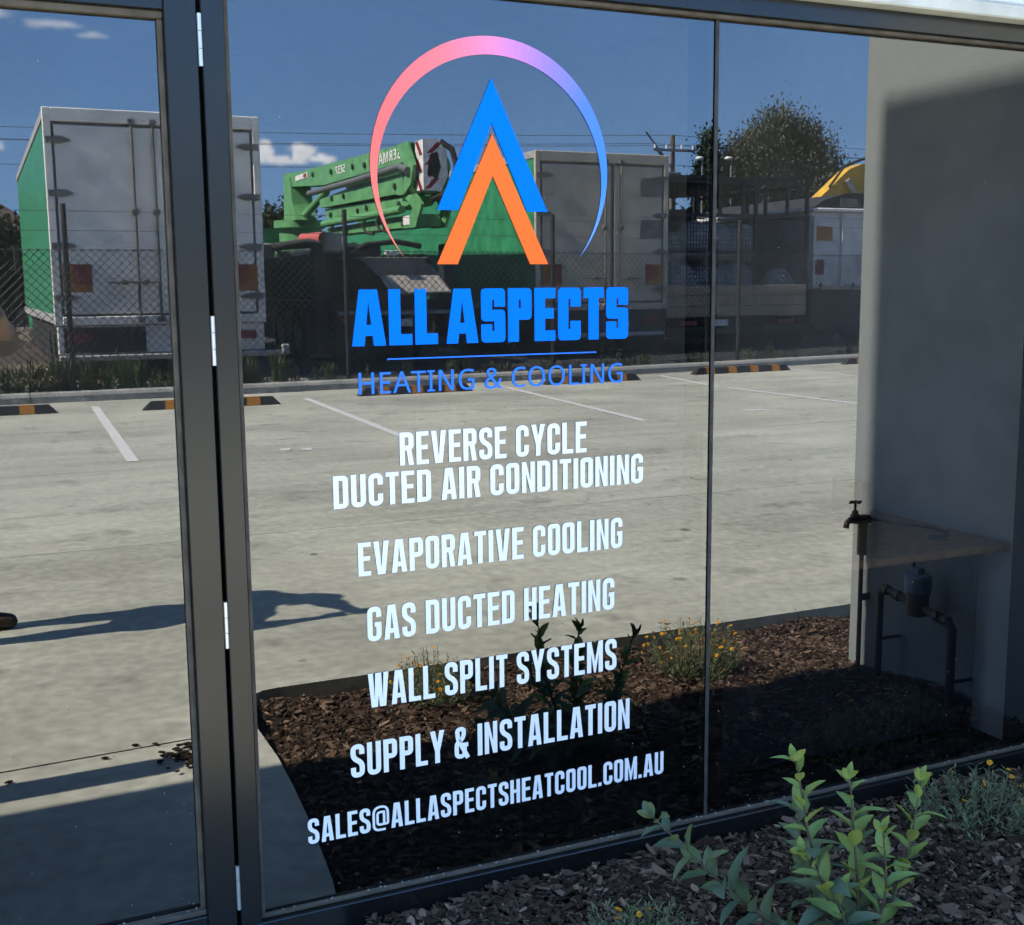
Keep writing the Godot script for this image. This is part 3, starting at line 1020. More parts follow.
func glyph(mb: MB, ch: String, wd: float, t: float, sc: Vector2, o: Vector3) -> void:
	var w := glyph_width(ch, wd, t)
	var h := t * 0.92
	var a := t * 0.5
	var r := 0.17 if t < 0.19 else 0.1
	match ch:
		"E", "F":
			rect(mb, 0, 0, t, 1, sc, o)
			rect(mb, t, 1 - h, w, 1, sc, o)
			rect(mb, t, 0.52 - h * 0.5, w * 0.93, 0.52 + h * 0.5, sc, o)
			if ch == "E":
				rect(mb, t, 0, w, h, sc, o)
		"L":
			rect(mb, 0, 0, t, 1, sc, o)
			rect(mb, t, 0, w, h, sc, o)
		"T":
			rect(mb, 0, 1 - h, w, 1, sc, o)
			rect(mb, w * 0.5 - a, 0, w * 0.5 + a, 1 - h, sc, o)
		"H":
			rect(mb, 0, 0, t, 1, sc, o)
			rect(mb, w - t, 0, w, 1, sc, o)
			rect(mb, t, 0.51 - h * 0.5, w - t, 0.51 + h * 0.5, sc, o)
		"I":
			rect(mb, 0, 0, t, 1, sc, o)
		".":
			rect(mb, 0, 0, t, t * 1.05, sc, o)
		"O":
			stroke(mb, [[w * 0.5, 1 - a], [a, 1 - a, r], [a, a, r], [w - a, a, r], [w - a, 1 - a, r], [w * 0.5, 1 - a]], t, sc, o)
		"C":
			stroke(mb, [[w - a, 0.64], [w - a, 1 - a, r], [a, 1 - a, r], [a, a, r], [w - a, a, r], [w - a, 0.37]], t, sc, o)
		"G":
			stroke(mb, [[w - a, 0.69], [w - a, 1 - a, r], [a, 1 - a, r], [a, a, r], [w - a, a, r], [w - a, 0.55]], t, sc, o)
			rect(mb, w * 0.52, 0.55 - h, w - t, 0.55, sc, o)
		"S" when t > 0.19:
			stroke(mb, [[w - a, 0.66], [w - a, 1 - a], [a, 1 - a], [a, 0.5], [w - a, 0.5], [w - a, a], [a, a], [a, 0.34]], t, sc, o)
		"S":
			stroke(mb, [[w - a, 0.69], [w - a, 1 - a, r], [a, 1 - a, r], [a, 0.60, 0.13], [w - a, 0.42, 0.13], [w - a, a, r], [a, a, r], [a, 0.31]], t, sc, o)
		"U":
			stroke(mb, [[a, 1], [a, a, r], [w - a, a, r], [w - a, 1]], t, sc, o)
		"D":
			rect(mb, 0, 0, t, 1, sc, o)
			stroke(mb, [[t, 1 - a], [w - a, 1 - a, r], [w - a, a, r], [t, a]], t, sc, o)
		"P":
			rect(mb, 0, 0, t, 1, sc, o)
			stroke(mb, [[t, 1 - a], [w - a, 1 - a, r], [w - a, 0.41 + a, r], [t, 0.41 + a]], t, sc, o)
		"R":
			rect(mb, 0, 0, t, 1, sc, o)
			stroke(mb, [[t, 1 - a], [w - a, 1 - a, r], [w - a, 0.45 + a, r * 0.8], [t, 0.45 + a]], t, sc, o)
			fill(mb, [[w * 0.5, 0.45], [w - t * 1.0, 0.0], [w, 0.0], [w - a * 0.9, 0.48]], sc, o + V3(0, 0, 0.00008))
		"A":
			var ap := t * 0.75
			fill(mb, [[0, 0], [t * 1.03, 0], [w * 0.5, 0.79], [w * 0.5, 1], [w * 0.5 - ap, 1]], sc, o)
			fill(mb, [[w, 0], [w - t * 1.03, 0], [w * 0.5, 0.79], [w * 0.5, 1], [w * 0.5 + ap, 1]], sc, o)
			var y0 := 0.18
			var y1 := 0.18 + h
			var x0 := lerpf(t * 1.03, w * 0.5, y0 / 0.79)
			var x1 := lerpf(t * 1.03, w * 0.5, y1 / 0.79)
			fill(mb, [[x0, y0], [w - x0, y0], [w - x1, y1], [x1, y1]], sc, o)
		"V":
			var ap := t * 0.75
			fill(mb, [[0, 1], [t * 1.03, 1], [w * 0.5, 0.2], [w * 0.5, 0], [w * 0.5 - ap, 0]], sc, o)
			fill(mb, [[w, 1], [w - t * 1.03, 1], [w * 0.5, 0.2], [w * 0.5, 0], [w * 0.5 + ap, 0]], sc, o)
		"Y":
			fill(mb, [[0, 1], [t * 1.05, 1], [w * 0.5, 0.62], [w * 0.5, 0.36], [w * 0.5 - a, 0.36]], sc, o)
			fill(mb, [[w, 1], [w - t * 1.05, 1], [w * 0.5, 0.62], [w * 0.5, 0.36], [w * 0.5 + a, 0.36]], sc, o)
			rect(mb, w * 0.5 - a, 0, w * 0.5 + a, 0.36, sc, o)
		"W":
			var q := w * 0.5
			for k in 2:
				var b := k * (w - q - t * 0.4) 
				var e := q + t * 0.4
				var ap := t * 0.62
				fill(mb, [[b, 1], [b + t, 1], [b + e * 0.5, 0.2], [b + e * 0.5, 0], [b + e * 0.5 - ap, 0]], sc, o + V3(0, 0, 0.00008 * k))
				fill(mb, [[b + e, 1], [b + e - t, 1], [b + e * 0.5, 0.2], [b + e * 0.5, 0], [b + e * 0.5 + ap, 0]], sc, o + V3(0, 0, 0.00008 * k))
		"M":
			rect(mb, 0, 0, t, 1, sc, o)
			rect(mb, w - t, 0, w, 1, sc, o)
			fill(mb, [[t, 1], [t, 0.6], [w * 0.5 - t * 0.2, 0.0], [w * 0.5, 0.0], [w * 0.5, 0.35]], sc, o)
			fill(mb, [[w - t, 1], [w - t, 0.6], [w * 0.5 + t * 0.2, 0.0], [w * 0.5, 0.0], [w * 0.5, 0.35]], sc, o)
		"N":
			rect(mb, 0, 0, t * 0.92, 1, sc, o)
			rect(mb, w - t * 0.92, 0, w, 1, sc, o)
			fill(mb, [[t * 0.92, 1], [t * 0.92, 0.62], [w - t * 0.92, 0], [w - t * 0.92, 0.38]], sc, o)
		"&":
			stroke(mb, [[w * 0.98, 0.0], [w * 0.28, 0.62, 0.05], [w * 0.2, 1 - a, r], [w * 0.7, 1 - a, r], [w * 0.68, 0.68, 0.1], [w * 0.4, 0.54]], t * 0.9, sc, o)
			stroke(mb, [[w * 0.3, 0.54], [a, 0.45, 0.1], [a, a, r], [w * 0.74, a, r], [w * 0.74, 0.42], [w, 0.42]], t * 0.9, sc, o + V3(0, 0, 0.00008))
		"@":
			var q := t * 0.62
			var b := q * 0.5
			stroke(mb, [[w * 0.78, b - 0.02], [b, b - 0.02, 0.3], [b, 1 - b, 0.3], [w - b, 1 - b, 0.3], [w - b, 0.24, 0.12], [w * 0.7, 0.24]], q, sc, o)
			stroke(mb, [[w * 0.66, 0.74], [w * 0.3, 0.74, 0.14], [w * 0.3, 0.24, 0.14], [w * 0.64, 0.24], ], q, sc, o + V3(0, 0, 0.00008))
			rect(mb, w * 0.62, 0.2, w * 0.62 + q, 0.78, sc, o + V3(0, 0, 0.00016))

# one line of letters, each letter a part, fitted between x0 and x1 above the baseline y
func letters(root: Node3D, words: String, x0: float, x1: float, y: float, height: float, w: float, t: float, gap: float, m: Material, z := 0.0018) -> void:
	var total := 0.0
	for i in words.length():
		total += glyph_width(words[i], w, t) + gap
	total -= gap
	var k := (x1 - x0) / total
	var x := x0
	for i in words.length():
		var ch := words[i]
		if ch != " ":
			var mb := MB.new()
			glyph(mb, ch, w, t, Vector2(k, height), V3(x, y, z + 0.0003 * (i % 2)))
			part(root, "letter", mb, m)
		x += (glyph_width(ch, w, t) + gap) * k

func build_lettering() -> void:
	var em := thing("logo_emblem", "blue and orange chevron emblem inside a red to blue crescent ring", "logo")
	var mb := MB.new()
	var steps := 72
	var stops := [[-42.0, V3(0.16, 0.36, 0.95)], [0.0, V3(0.03, 0.22, 0.98)], [35.0, V3(0.08, 0.2, 0.95)], [62.0, V3(0.34, 0.2, 0.75)], [88.0, V3(0.8, 0.24, 0.45)], [115.0, V3(0.98, 0.18, 0.2)], [160.0, V3(1.0, 0.14, 0.12)], [222.0, V3(1.0, 0.2, 0.14)]]
	var ci := Vector2(1.081, 1.686)
	var co := Vector2(1.081, 1.71)
	for i in steps:
		var q := []
		var cs := []
		for k in [i, i + 1]:
			var u: float = k / float(steps)
			var ao := deg_to_rad(lerpf(-42.0, 222.0, u))
			var ai := deg_to_rad(lerpf(-38.6, 218.6, u))
			q.append(co + Vector2(cos(ao), sin(ao)) * 0.288)
			q.append(ci + Vector2(cos(ai), sin(ai)) * 0.2725)
			var an := lerpf(-42.0, 222.0, u)
			var cc: Vector3 = stops[0][1]
			for s in stops.size() - 1:
				if an >= stops[s][0]:
					cc = (stops[s][1] as Vector3).lerp(stops[s + 1][1], clampf((an - stops[s][0]) / (stops[s + 1][0] - stops[s][0]), 0, 1))
			cs.append(Color(cc.x, cc.y, cc.z))
		mb.col = cs[0].lerp(cs[1], 0.5)
		mb.quad(V3(q[0].x, q[0].y, 0.002), V3(q[1].x, q[1].y, 0.002), V3(q[3].x, q[3].y, 0.002), V3(q[2].x, q[2].y, 0.002), Vector3.BACK)
	part(em, "crescent_ring", mb, M.vinyl_ring)
	var b := MB.new()
	b.flat(pv([[1.077, 1.909], [0.944, 1.621], [0.994, 1.621], [1.077, 1.812], [1.162, 1.621], [1.214, 1.621]]), V3(0, 0, 0.002), V3(1, 0, 0), V3(0, 1, 0), Vector3.BACK)
	part(em, "blue_chevron", b, M.vinyl_blue)
	var c := MB.new()
	c.flat(pv([[1.078, 1.789], [0.942, 1.503], [0.991, 1.503], [1.078, 1.698], [1.169, 1.503], [1.215, 1.503]]), V3(0, 0, 0.002), V3(1, 0, 0), V3(0, 1, 0), Vector3.BACK)
	part(em, "orange_chevron", c, M.vinyl_orange)

	var nm := thing("name_lettering", "heavy bright blue shop name under the chevron emblem", "lettering")
	letters(nm, "ALL ASPECTS", 0.742, 1.427, 1.327, 0.122, 0.47, 0.215, 0.055, M.vinyl_blue)
	var rl := MB.new()
	rl.bb(V3(0.821, 1.2955, 0.001), V3(1.341, 1.2985, 0.002))
	tag(part(self, "rule_line", rl, M.vinyl_light_blue), "thin blue rule between the two lines of the shop name", "line")
	var sub := thing("trade_lettering", "thin blue capitals reading HEATING & COOLING under the rule", "lettering")
	var words := "HEATING & COOLING"
	var font := SystemFont.new()
	font.font_names = PackedStringArray(["Droid Sans"])
	var made := []
	var x := 0.0
	for i in words.length():
		var adv := font.get_string_size(words[i], HORIZONTAL_ALIGNMENT_LEFT, -1, 64).x / 64.0
		made.append([words[i], x])
		x += adv
	var k := (1.417 - 0.748) / x
	for q in made:
		if q[0] == " ":
			continue
		var tm := TextMesh.new()
		tm.text = q[0]
		tm.font = font
		tm.font_size = 64
		tm.pixel_size = 1.0 / 64.0
		tm.depth = 0.01
		tm.horizontal_alignment = HORIZONTAL_ALIGNMENT_LEFT
		tm.vertical_alignment = VERTICAL_ALIGNMENT_CENTER
		var o := part(sub, "letter", tm, M.vinyl_light_blue)
		o.position = V3(0.748 + q[1] * k, 1.2445, 0.0015)
		o.scale = V3(k, 0.0655, 0.05)
	for q in [["REVERSE CYCLE", 0.845, 1.315, 1.059, 0.074, "white capitals reading REVERSE CYCLE on the window"], ["DUCTED AIR CONDITIONING", 0.690, 1.471, 0.973, 0.073, "white capitals reading DUCTED AIR CONDITIONING on the window"],
			["EVAPORATIVE COOLING", 0.742, 1.414, 0.816, 0.076, "white capitals reading EVAPORATIVE COOLING on the window"], ["GAS DUCTED HEATING", 0.759, 1.392, 0.663, 0.08, "white capitals reading GAS DUCTED HEATING on the window"],
			["WALL SPLIT SYSTEMS", 0.757, 1.399, 0.508, 0.08, "white capitals reading WALL SPLIT SYSTEMS on the window"], ["SUPPLY & INSTALLATION", 0.711, 1.437, 0.348, 0.079, "white capitals reading SUPPLY & INSTALLATION on the window"],
			["SALES@ALLASPECTSHEATCOOL.COM.AU", 0.607, 1.538, 0.21, 0.06, "smaller white mail address along the bottom of the window"]]:
		var l := thing("service_lettering", q[5], "lettering", Vector3.ZERO, 0.0, "lines of white lettering on the window")
		letters(l, q[0], q[1], q[2], q[3], q[4], 0.405, 0.148, 0.078, M.vinyl_white)

# ------------------------------------------------------------------ plants
func leaf_mesh(length: float, width: float, curl: float, tint: Color) -> ArrayMesh:
	var mb := MB.new()
	var n := 7
	var rows := []
	for k in n + 1:
		var u := k / float(n)
		var w := width * pow(sin(PI * pow(u, 0.88)), 0.72) if k > 0 and k < n else 0.0
		var y := -curl * u * u * length
		var wave := 0.06 * w * sin(u * 17.0)
		rows.append([V3(u * length, y + w * 0.22 + wave, -w * 0.5), V3(u * length, y + w * 0.06, -w * 0.22), V3(u * length, y, 0), V3(u * length, y + w * 0.06, w * 0.22), V3(u * length, y + w * 0.22 - wave, w * 0.5)])
	for k in n:
		var u := (k + 0.5) / n
		var slope := 2.0 * curl * u
		for j in 4:
			mb.col = tint
			var na := V3(slope, 1, [0.65, 0.35, 0.0, -0.35, -0.65][j]).normalized()
			var nb := V3(slope, 1, [0.65, 0.35, 0.0, -0.35, -0.65][j + 1]).normalized()
			mb.quad_s(rows[k][j], rows[k][j + 1], rows[k + 1][j + 1], rows[k + 1][j], na, nb, nb, na)
	return mb.mesh()

func place_leaf(parent: Node, ms: ArrayMesh, m: Material, at: Vector3, dir: Vector3, up: Vector3, s: float) -> void:
	var x := dir.normalized()
	var z := x.cross(up).normalized()
	var y := z.cross(x)
	var o := MeshInstance3D.new()
	o.name = "leaf"
	o.mesh = ms
	o.material_override = m
	o.transform = Transform3D(Basis(x, y, z).scaled_local(V3(s, s, s)), at)
	parent.add_child(o, true)

func leafy_shrub(called: String, label: String, base: Vector3, shoots: Array, seed_: int) -> void:
	var r := RandomNumberGenerator.new()
	r.seed = seed_
	var t := thing(called, label, "shrub", base)
	var young := [leaf_mesh(0.068, 0.03, 0.12, Color(1, 1, 1)), leaf_mesh(0.058, 0.027, 0.35, Color(1.25, 1.1, 0.9)), leaf_mesh(0.064, 0.025, 0.6, Color(0.85, 0.95, 1.0)), leaf_mesh(0.052, 0.026, -0.1, Color(1.1, 1.05, 0.8))]
	var old := [leaf_mesh(0.074, 0.036, 0.25, Color(1, 1, 1)), leaf_mesh(0.078, 0.035, 0.5, Color(0.75, 0.85, 1.0)), leaf_mesh(0.07, 0.033, 0.75, Color(1.1, 1.1, 0.9)), leaf_mesh(0.064, 0.034, 0.05, Color(0.9, 1.0, 0.8))]
	for sh in shoots:
		var pts := []
		for p in sh.path:
			pts.append((p as Vector3) - base)
		var c := Curve3D.new()
		for i in pts.size():
			var tan := Vector3.ZERO
			if i > 0 and i < pts.size() - 1:
				tan = (pts[i + 1] - pts[i - 1]) * 0.18
			c.add_point(pts[i], -tan, tan)
		var len := c.get_baked_length()
		var path := []
		var rad := []
		for i in 13:
			path.append(c.sample_baked(len * i / 12.0, true))
			rad.append(lerpf(0.0042, 0.0016, i / 12.0))
		one_tube(t, "stem", path, rad, M.stem, 6)
		var d: float = sh.get("from", 0.05)
		var turn := r.randf() * TAU
		while d < len - 0.004:
			var p := c.sample_baked(d, true)
			var ax := (c.sample_baked(minf(d + 0.01, len), true) - c.sample_baked(maxf(d - 0.01, 0), true)).normalized()
			var s1 := ax.cross(V3(0.3, 0.2, 1)).normalized()
			var s2 := ax.cross(s1)
			turn += 2.4 + r.randf_range(-0.3, 0.3)
			var outd := s1 * cos(turn) + s2 * sin(turn)
			var u := d / len
			var lift := lerpf(0.55, 1.2, u) + r.randf_range(-0.15, 0.2)
			var is_new: bool = u > sh.get("young", 0.45)
			var dir := outd + ax * lift
			var sc := (lerpf(0.85, 1.1, sin(PI * u)) if u < 0.85 else 0.72) * r.randf_range(0.85, 1.15)
			place_leaf(t, (young if is_new else old)[r.randi() % 4], M.leaf_new if is_new else M.leaf_old, p, dir, ax + V3(0, 0.3, 0), sc)
			d += r.randf_range(0.014, 0.023)
		for k in 3:
			var a := turn + k * 2.1
			var ax2 := (path[12] - path[11] as Vector3).normalized()
			var q := ax2.cross(V3(1, 0.2, 0.3)).normalized()
			place_leaf(t, young[1], M.leaf_new if sh.get("young", 0.45) < 1.0 else M.leaf_old, path[12], ax2 * 1.6 + q * cos(a) + ax2.cross(q) * sin(a), q, 0.62)

func flower_bush(label: String, at: Vector3, rad: float, high: float, stems: int, flowers: int, seed_: int) -> void:
	var r := RandomNumberGenerator.new()
	r.seed = seed_
	var t := thing("daisy_bush", label, "flower", at, 0.0, "small daisy bushes in the mulch")
	var mb := MB.new()
	var tips := []
	for i in stems:
		var a := r.randf() * TAU
		var q := sqrt(r.randf()) * rad
		var tip := V3(cos(a) * q, high * (1.0 - 0.55 * pow(q / rad, 2.0)) * r.randf_range(0.6, 1.05), sin(a) * q)
		var b := V3(cos(a) * q * 0.25, -0.02, sin(a) * q * 0.25)
		var mid := b.lerp(tip, 0.5) + V3(cos(a), 0, sin(a)) * q * 0.18
		tips.append(tip)
		mb.col = Color(0.9, 0.9, 0.85)
		mb.tube([b, mid, tip], [0.0016, 0.0013, 0.0009], 4, false)
		for k in 15:
			var u := 0.15 + 0.85 * k / 14.0
			var p := b.lerp(mid, u * 2.0) if u < 0.5 else mid.lerp(tip, u * 2.0 - 1.0)
			var an := r.randf() * TAU
			var d := V3(cos(an), r.randf_range(0.2, 1.0), sin(an)).normalized()
			var sd := d.cross(Vector3.UP).normalized() * r.randf_range(0.0015, 0.003)
			var l := r.randf_range(0.014, 0.028)
			var g := r.randf_range(0.7, 1.3)
			mb.col = Color(g, g * 1.02, g * r.randf_range(0.8, 1.05))
			mb.tri(p, p + d * l * 0.55 + sd, p + d * l, Vector3.UP)
			mb.tri(p, p + d * l * 0.55 - sd, p + d * l, Vector3.UP)
	var f := part(t, "foliage", mb, M.leaf_bush)
	f.set_meta("kind", "stuff")
	var fm := MB.new()
	for k in 9:
		var a0 := TAU * k / 9.0
		var a1 := a0 + 0.55
		fm.col = Color(1, 1, 1)
		fm.quad(V3(0, 0, 0), V3(cos(a0) * 0.0075, 0.002, sin(a0) * 0.0075), V3(cos((a0 + a1) * 0.5) * 0.0105, 0.001, sin((a0 + a1) * 0.5) * 0.0105), V3(cos(a1) * 0.0075, 0.002, sin(a1) * 0.0075), Vector3.UP)
	fm.col = Color(0.8, 0.55, 0.5)
	fm.ball(V3(0, 0.002, 0), V3(0.004, 0.003, 0.004), 4, 8)
	var ms := fm.mesh()
	for i in flowers:
		var o := MeshInstance3D.new()
		o.name = "flower"
		o.mesh = ms
		o.material_override = M.petal
		var tip: Vector3 = tips[i % tips.size()]
		var s := r.randf_range(0.5, 0.95)
		o.transform = Transform3D((Basis(V3(1, 0, 0), r.randf_range(-0.9, 0.9)) * Basis(V3(0, 0, 1), r.randf_range(-0.9, 0.9))).scaled_local(V3(s, s, s)), tip + V3(0, 0.008, 0))
		t.add_child(o, true)

func build_plants() -> void:
	var b := V3(1.62, -0.03, 0.65)
	leafy_shrub("leafy_shrub", "leafy green shrub with pale new shoots in the mulch before the window", b, [
		{"path": [b, V3(1.57, 0.11, 0.65), V3(1.51, 0.28, 0.64), V3(1.475, 0.485, 0.62)], "young": 0.66, "from": 0.08},
		{"path": [b, V3(1.625, 0.13, 0.65), V3(1.618, 0.27, 0.64), V3(1.615, 0.42, 0.62)], "young": 0.4, "from": 0.05},
		{"path": [b, V3(1.69, 0.09, 0.65), V3(1.76, 0.22, 0.64), V3(1.81, 0.38, 0.62)], "young": 0.45, "from": 0.05},
		{"path": [b, V3(1.51, 0.07, 0.61), V3(1.38, 0.18, 0.55), V3(1.22, 0.355, 0.48)], "young": 2.0, "from": 0.06},
		{"path": [b, V3(1.58, 0.09, 0.68), V3(1.53, 0.2, 0.69), V3(1.46, 0.31, 0.67)], "young": 0.5, "from": 0.05},
		{"path": [b, V3(1.65, 0.11, 0.68), V3(1.66, 0.21, 0.69), V3(1.655, 0.32, 0.68)], "young": 0.3, "from": 0.04},
		{"path": [b, V3(1.59, 0.08, 0.59), V3(1.56, 0.18, 0.55), V3(1.56, 0.32, 0.52)], "young": 2.0, "from": 0.04},
		{"path": [b, V3(1.67, 0.07, 0.6), V3(1.7, 0.16, 0.56), V3(1.71, 0.27, 0.54)], "young": 1.2, "from": 0.04},
		{"path": [b, V3(1.53, 0.04, 0.69), V3(1.44, 0.08, 0.7), V3(1.33, 0.13, 0.68)], "young": 2.0, "from": 0.05}], 11)
	flower_bush("low daisy bush close against the window sill", V3(2.37, -0.0, 0.26), 0.2, 0.16, 110, 12, 21)
	flower_bush("yellow flowering daisy bush standing in sun at the outer edge of the mulch", V3(2.43, -0.04, 1.23), 0.21, 0.25, 130, 70, 22)
	flower_bush("golden daisy bush in sun beside the landing corner", V3(1.43, -0.04, 1.42), 0.17, 0.2, 110, 45, 23)
	flower_bush("grey leaved daisy bush between the sill and the leafy shrub", V3(1.24, -0.01, 0.4), 0.15, 0.11, 90, 9, 24)
	flower_bush("daisy bush at the foot of the grey side wall", V3(2.72, -0.01, 0.42), 0.17, 0.15, 90, 10, 25)

# ------------------------------------------------------------------ car park furniture
func wheel_stop(at: Vector3, length: float, turn: float, label: String) -> void:
	var w := thing("wheel_stop", label, "wheel stop", at, turn, "wheel stops at the ends of the parking bays")
	var h := length * 0.5
	var mb := MB.new()
	var lo := []
	var hi := []
	for q in [[-1, -1], [1, -1], [1, 1], [-1, 1]]:
		lo.append(V3(q[0] * h, 0.0, q[1] * 0.075))
		hi.append(V3(q[0] * (h - 0.1), 0.105, q[1] * 0.045))
	for k in 4:
		var m := (k + 1) % 4
		mb.quad(lo[k], lo[m], hi[m], hi[k], (lo[k] + lo[m]) * V3(1, 0, 1) + V3(0, 0.05, 0))
	mb.quad(hi[0], hi[1], hi[2], hi[3], Vector3.UP)
	part(w, "rubber_body", mb, M.rubber)
	var n := 3 if length < 1.9 else 4
	for i in n:
		var x := -h + 0.1 + (length - 0.2) * (i + 0.5) / n
		var d := 0.085
		var e := MB.new()
		for s in [-1.0, 1.0]:
			e.quad(V3(x - d, 0.004, s * 0.0775), V3(x + d, 0.004, s * 0.0775), V3(x + d, 0.104, s * 0.0487), V3(x - d, 0.104, s * 0.0487), V3(0, 0.3, s))
		e.quad(V3(x - d, 0.1075, -0.046), V3(x + d, 0.1075, -0.046), V3(x + d, 0.1075, 0.046), V3(x - d, 0.1075, 0.046), Vector3.UP)
		part(w, "reflector_panel", e, M.reflector_yellow)

func build_lot_furniture() -> void:
	wheel_stop(V3(0.0, 0, 12.85), 1.7, 0.0, "wheel stop before the earth mound beside the grey doored truck")
	wheel_stop(V3(2.66, 0, 12.62), 1.7, 0.02, "wheel stop before the grey doored box truck")
	wheel_stop(V3(5.57, 0, 13.2), 1.7, -0.03, "wheel stop before the pump truck hopper")
	wheel_stop(V3(8.6, 0, 13.65), 1.7, -0.05, "wheel stop before the beige doored box truck")
	wheel_stop(V3(11.75, 0, 14.22), 2.0, -0.04, "longest wheel stop, before the mesh cage truck")
	wheel_stop(V3(15.35, 0, 15.0), 1.7, -0.06, "wheel stop before the white tipper, cut off by the grey wall")
	wheel_stop(V3(-2.8, 0, 12.85), 1.7, 0.0, "wheel stop before the far end of the earth mound")
	var b := thing("bollard", "round topped steel bollard on the landing beside the door", "bollard", V3(-0.62, 0, 1.1))
	var mb := MB.new()
	var prof := [Vector2(0.066, 0.0), Vector2(0.066, 1.0)]
	for k in range(1, 9):
		prof.append(Vector2(0.066 * cos(k * PI / 16), 1.0 + 0.066 * sin(k * PI / 16)))
	mb.lathe(prof, Vector3.ZERO, Vector3.UP, 24)
	part(b, "post", mb, M.galv)
	var fl := MB.new()
	fl.lathe([Vector2(0.11, 0.0), Vector2(0.11, 0.01), Vector2(0.067, 0.012)], V3(0, 0.001, 0), Vector3.UP, 24)
	part(b, "base_flange", fl, M.galv)

# ------------------------------------------------------------------ fence
func build_fence() -> void:
	var f := thing("chain_link_fence", "chain link fence on tall dark posts along the yard behind the kerb", "fence")
	var px := [-14.0, -10.4, -6.6, -2.7, 1.19, 5.15, 8.75, 12.75, 17.0, 21.0, 25.0]
	var pts := []
	for x in px:
		pts.append(V3(x, 0.05, kerb_z(x) + 0.72))
	for i in px.size():
		var mb := MB.new()
		mb.tube([pts[i], pts[i] + V3(0, 2.58, 0)], 0.037, 10)
		part(f, "post", mb, M.post_steel)
	var wires := MB.new()
	var net := MB.new()
	var foot := 0.06
	var top := 1.98
	for i in px.size() - 1:
		var a: Vector3 = pts[i] + V3(0, 0, -0.045)
		var b: Vector3 = pts[i + 1] + V3(0, 0, -0.045)
		for y in [1.96, 0.1, 2.22, 2.48]:
			wires.tube([a + V3(0, y, 0), b + V3(0, y, 0)], 0.005 if y < 2.0 else 0.0035, 4, false)
		var len := Vector2(b.x - a.x, b.z - a.z).length()
		var dir := (b - a).normalized()
		var h := top - foot
		var pitch := 0.115
		for s in [-1.0, 1.0]:
			var q := -h
			while q < len + h:
				# a wire climbing at 45 degrees, cut to this bay
				var u0 := q
				var y0 := foot
				var u1: float = q + s * h
				var y1 := top
				var lo := minf(u0, u1)
				var hi := maxf(u0, u1)
				if hi > 0 and lo < len:
					var cu := func(u: float) -> float: return y0 + (u - u0) * s
					var ul := clampf(lo, 0, len)
					var uh := clampf(hi, 0, len)
					if uh - ul > 0.02:
						net.tube([a + dir * ul + V3(0, cu.call(ul), 0.003 * s), a + dir * uh + V3(0, cu.call(uh), 0.003 * s)], 0.0058, 3, false)
				q += pitch
	part(f, "strand_wires", wires, M.wire)
	var o := part(f, "wire_mesh", net, M.wire)
	o.set_meta("kind", "stuff")

# ------------------------------------------------------------------ trucks in the yard
func wheel(parent: Node, at: Vector3, r: float, w: float) -> void:
	var t := MB.new()
	t.lathe([Vector2(r * 0.55, -w * 0.46), Vector2(r * 0.9, -w * 0.5), Vector2(r, -w * 0.38), Vector2(r, w * 0.38), Vector2(r * 0.9, w * 0.5), Vector2(r * 0.55, w * 0.46)], at, V3(1, 0, 0), 20)
	var o := part(parent, "wheel", t, M.tyre)
	var q := MB.new()
	q.lathe([Vector2(0.0, -w * 0.2), Vector2(r * 0.2, -w * 0.4), Vector2(r * 0.3, -w * 0.25), Vector2(r * 0.56, -w * 0.42), Vector2(r * 0.56, w * 0.42), Vector2(r * 0.3, w * 0.25), Vector2(0.0, w * 0.2)], at, V3(1, 0, 0), 16)
	part(o, "rim", q, M.trim_pale)

func marker(parent: Node, x: float, y: float, z: float, s: float, flip: float) -> void:
	var a := MB.new()
	a.prism(pv([[-s, -s], [s, -s], [s, s], [-s, s]]), V3(x, y, z), V3(flip, 0, 0), V3(0, 1, 0), V3(0, 0, -0.006))
	var o := part(parent, "marker_plate", a, M.marker_orange)
	var b := MB.new()
	b.prism(pv([[-s * 0.35, -s * 0.3], [s, -s * 0.55], [s, s], [-s * 0.35, s]]), V3(x, y, z - 0.0065), V3(flip, 0, 0), V3(0, 1, 0), V3(0, 0, -0.003))
	part(o, "red_field", b, M.marker_red)

func truck_cab(t: Node, x0: float, x1: float, z0: float, paint: Material) -> void:
	var mb := MB.new()
	mb.prism(pv([[0, 0.6], [0, 3.0], [1.5, 3.0], [1.95, 2.1], [2.05, 0.6]]), V3(x0 + 0.05, 0, z0), V3(0, 0, 1), V3(0, 1, 0), V3(x1 - x0 - 0.1, 0, 0))
	var c := part(t, "cab", mb, paint)
	var g := MB.new()
	for s in [x0 + 0.045, x1 - 0.053]:
		g.prism(pv([[0.4, 1.95], [0.4, 2.75], [1.4, 2.75], [1.7, 1.95]]), V3(s, 0, z0), V3(0, 0, 1), V3(0, 1, 0), V3(0.008, 0, 0))
	part(c, "side_window", g, M.black_plastic)
	for s in [x0 - 0.2, x1 + 0.08]:
		one_box(c, "mirror", V3(s, 1.9, z0 + 1.7), V3(s + 0.14, 2.55, z0 + 1.8), M.chassis_black, 0.02)
	wheel(t, V3(x0 + 0.2, 0.5, z0 + 1.0), 0.5, 0.3)
	wheel(t, V3(x1 - 0.2, 0.5, z0 + 1.0), 0.5, 0.3)

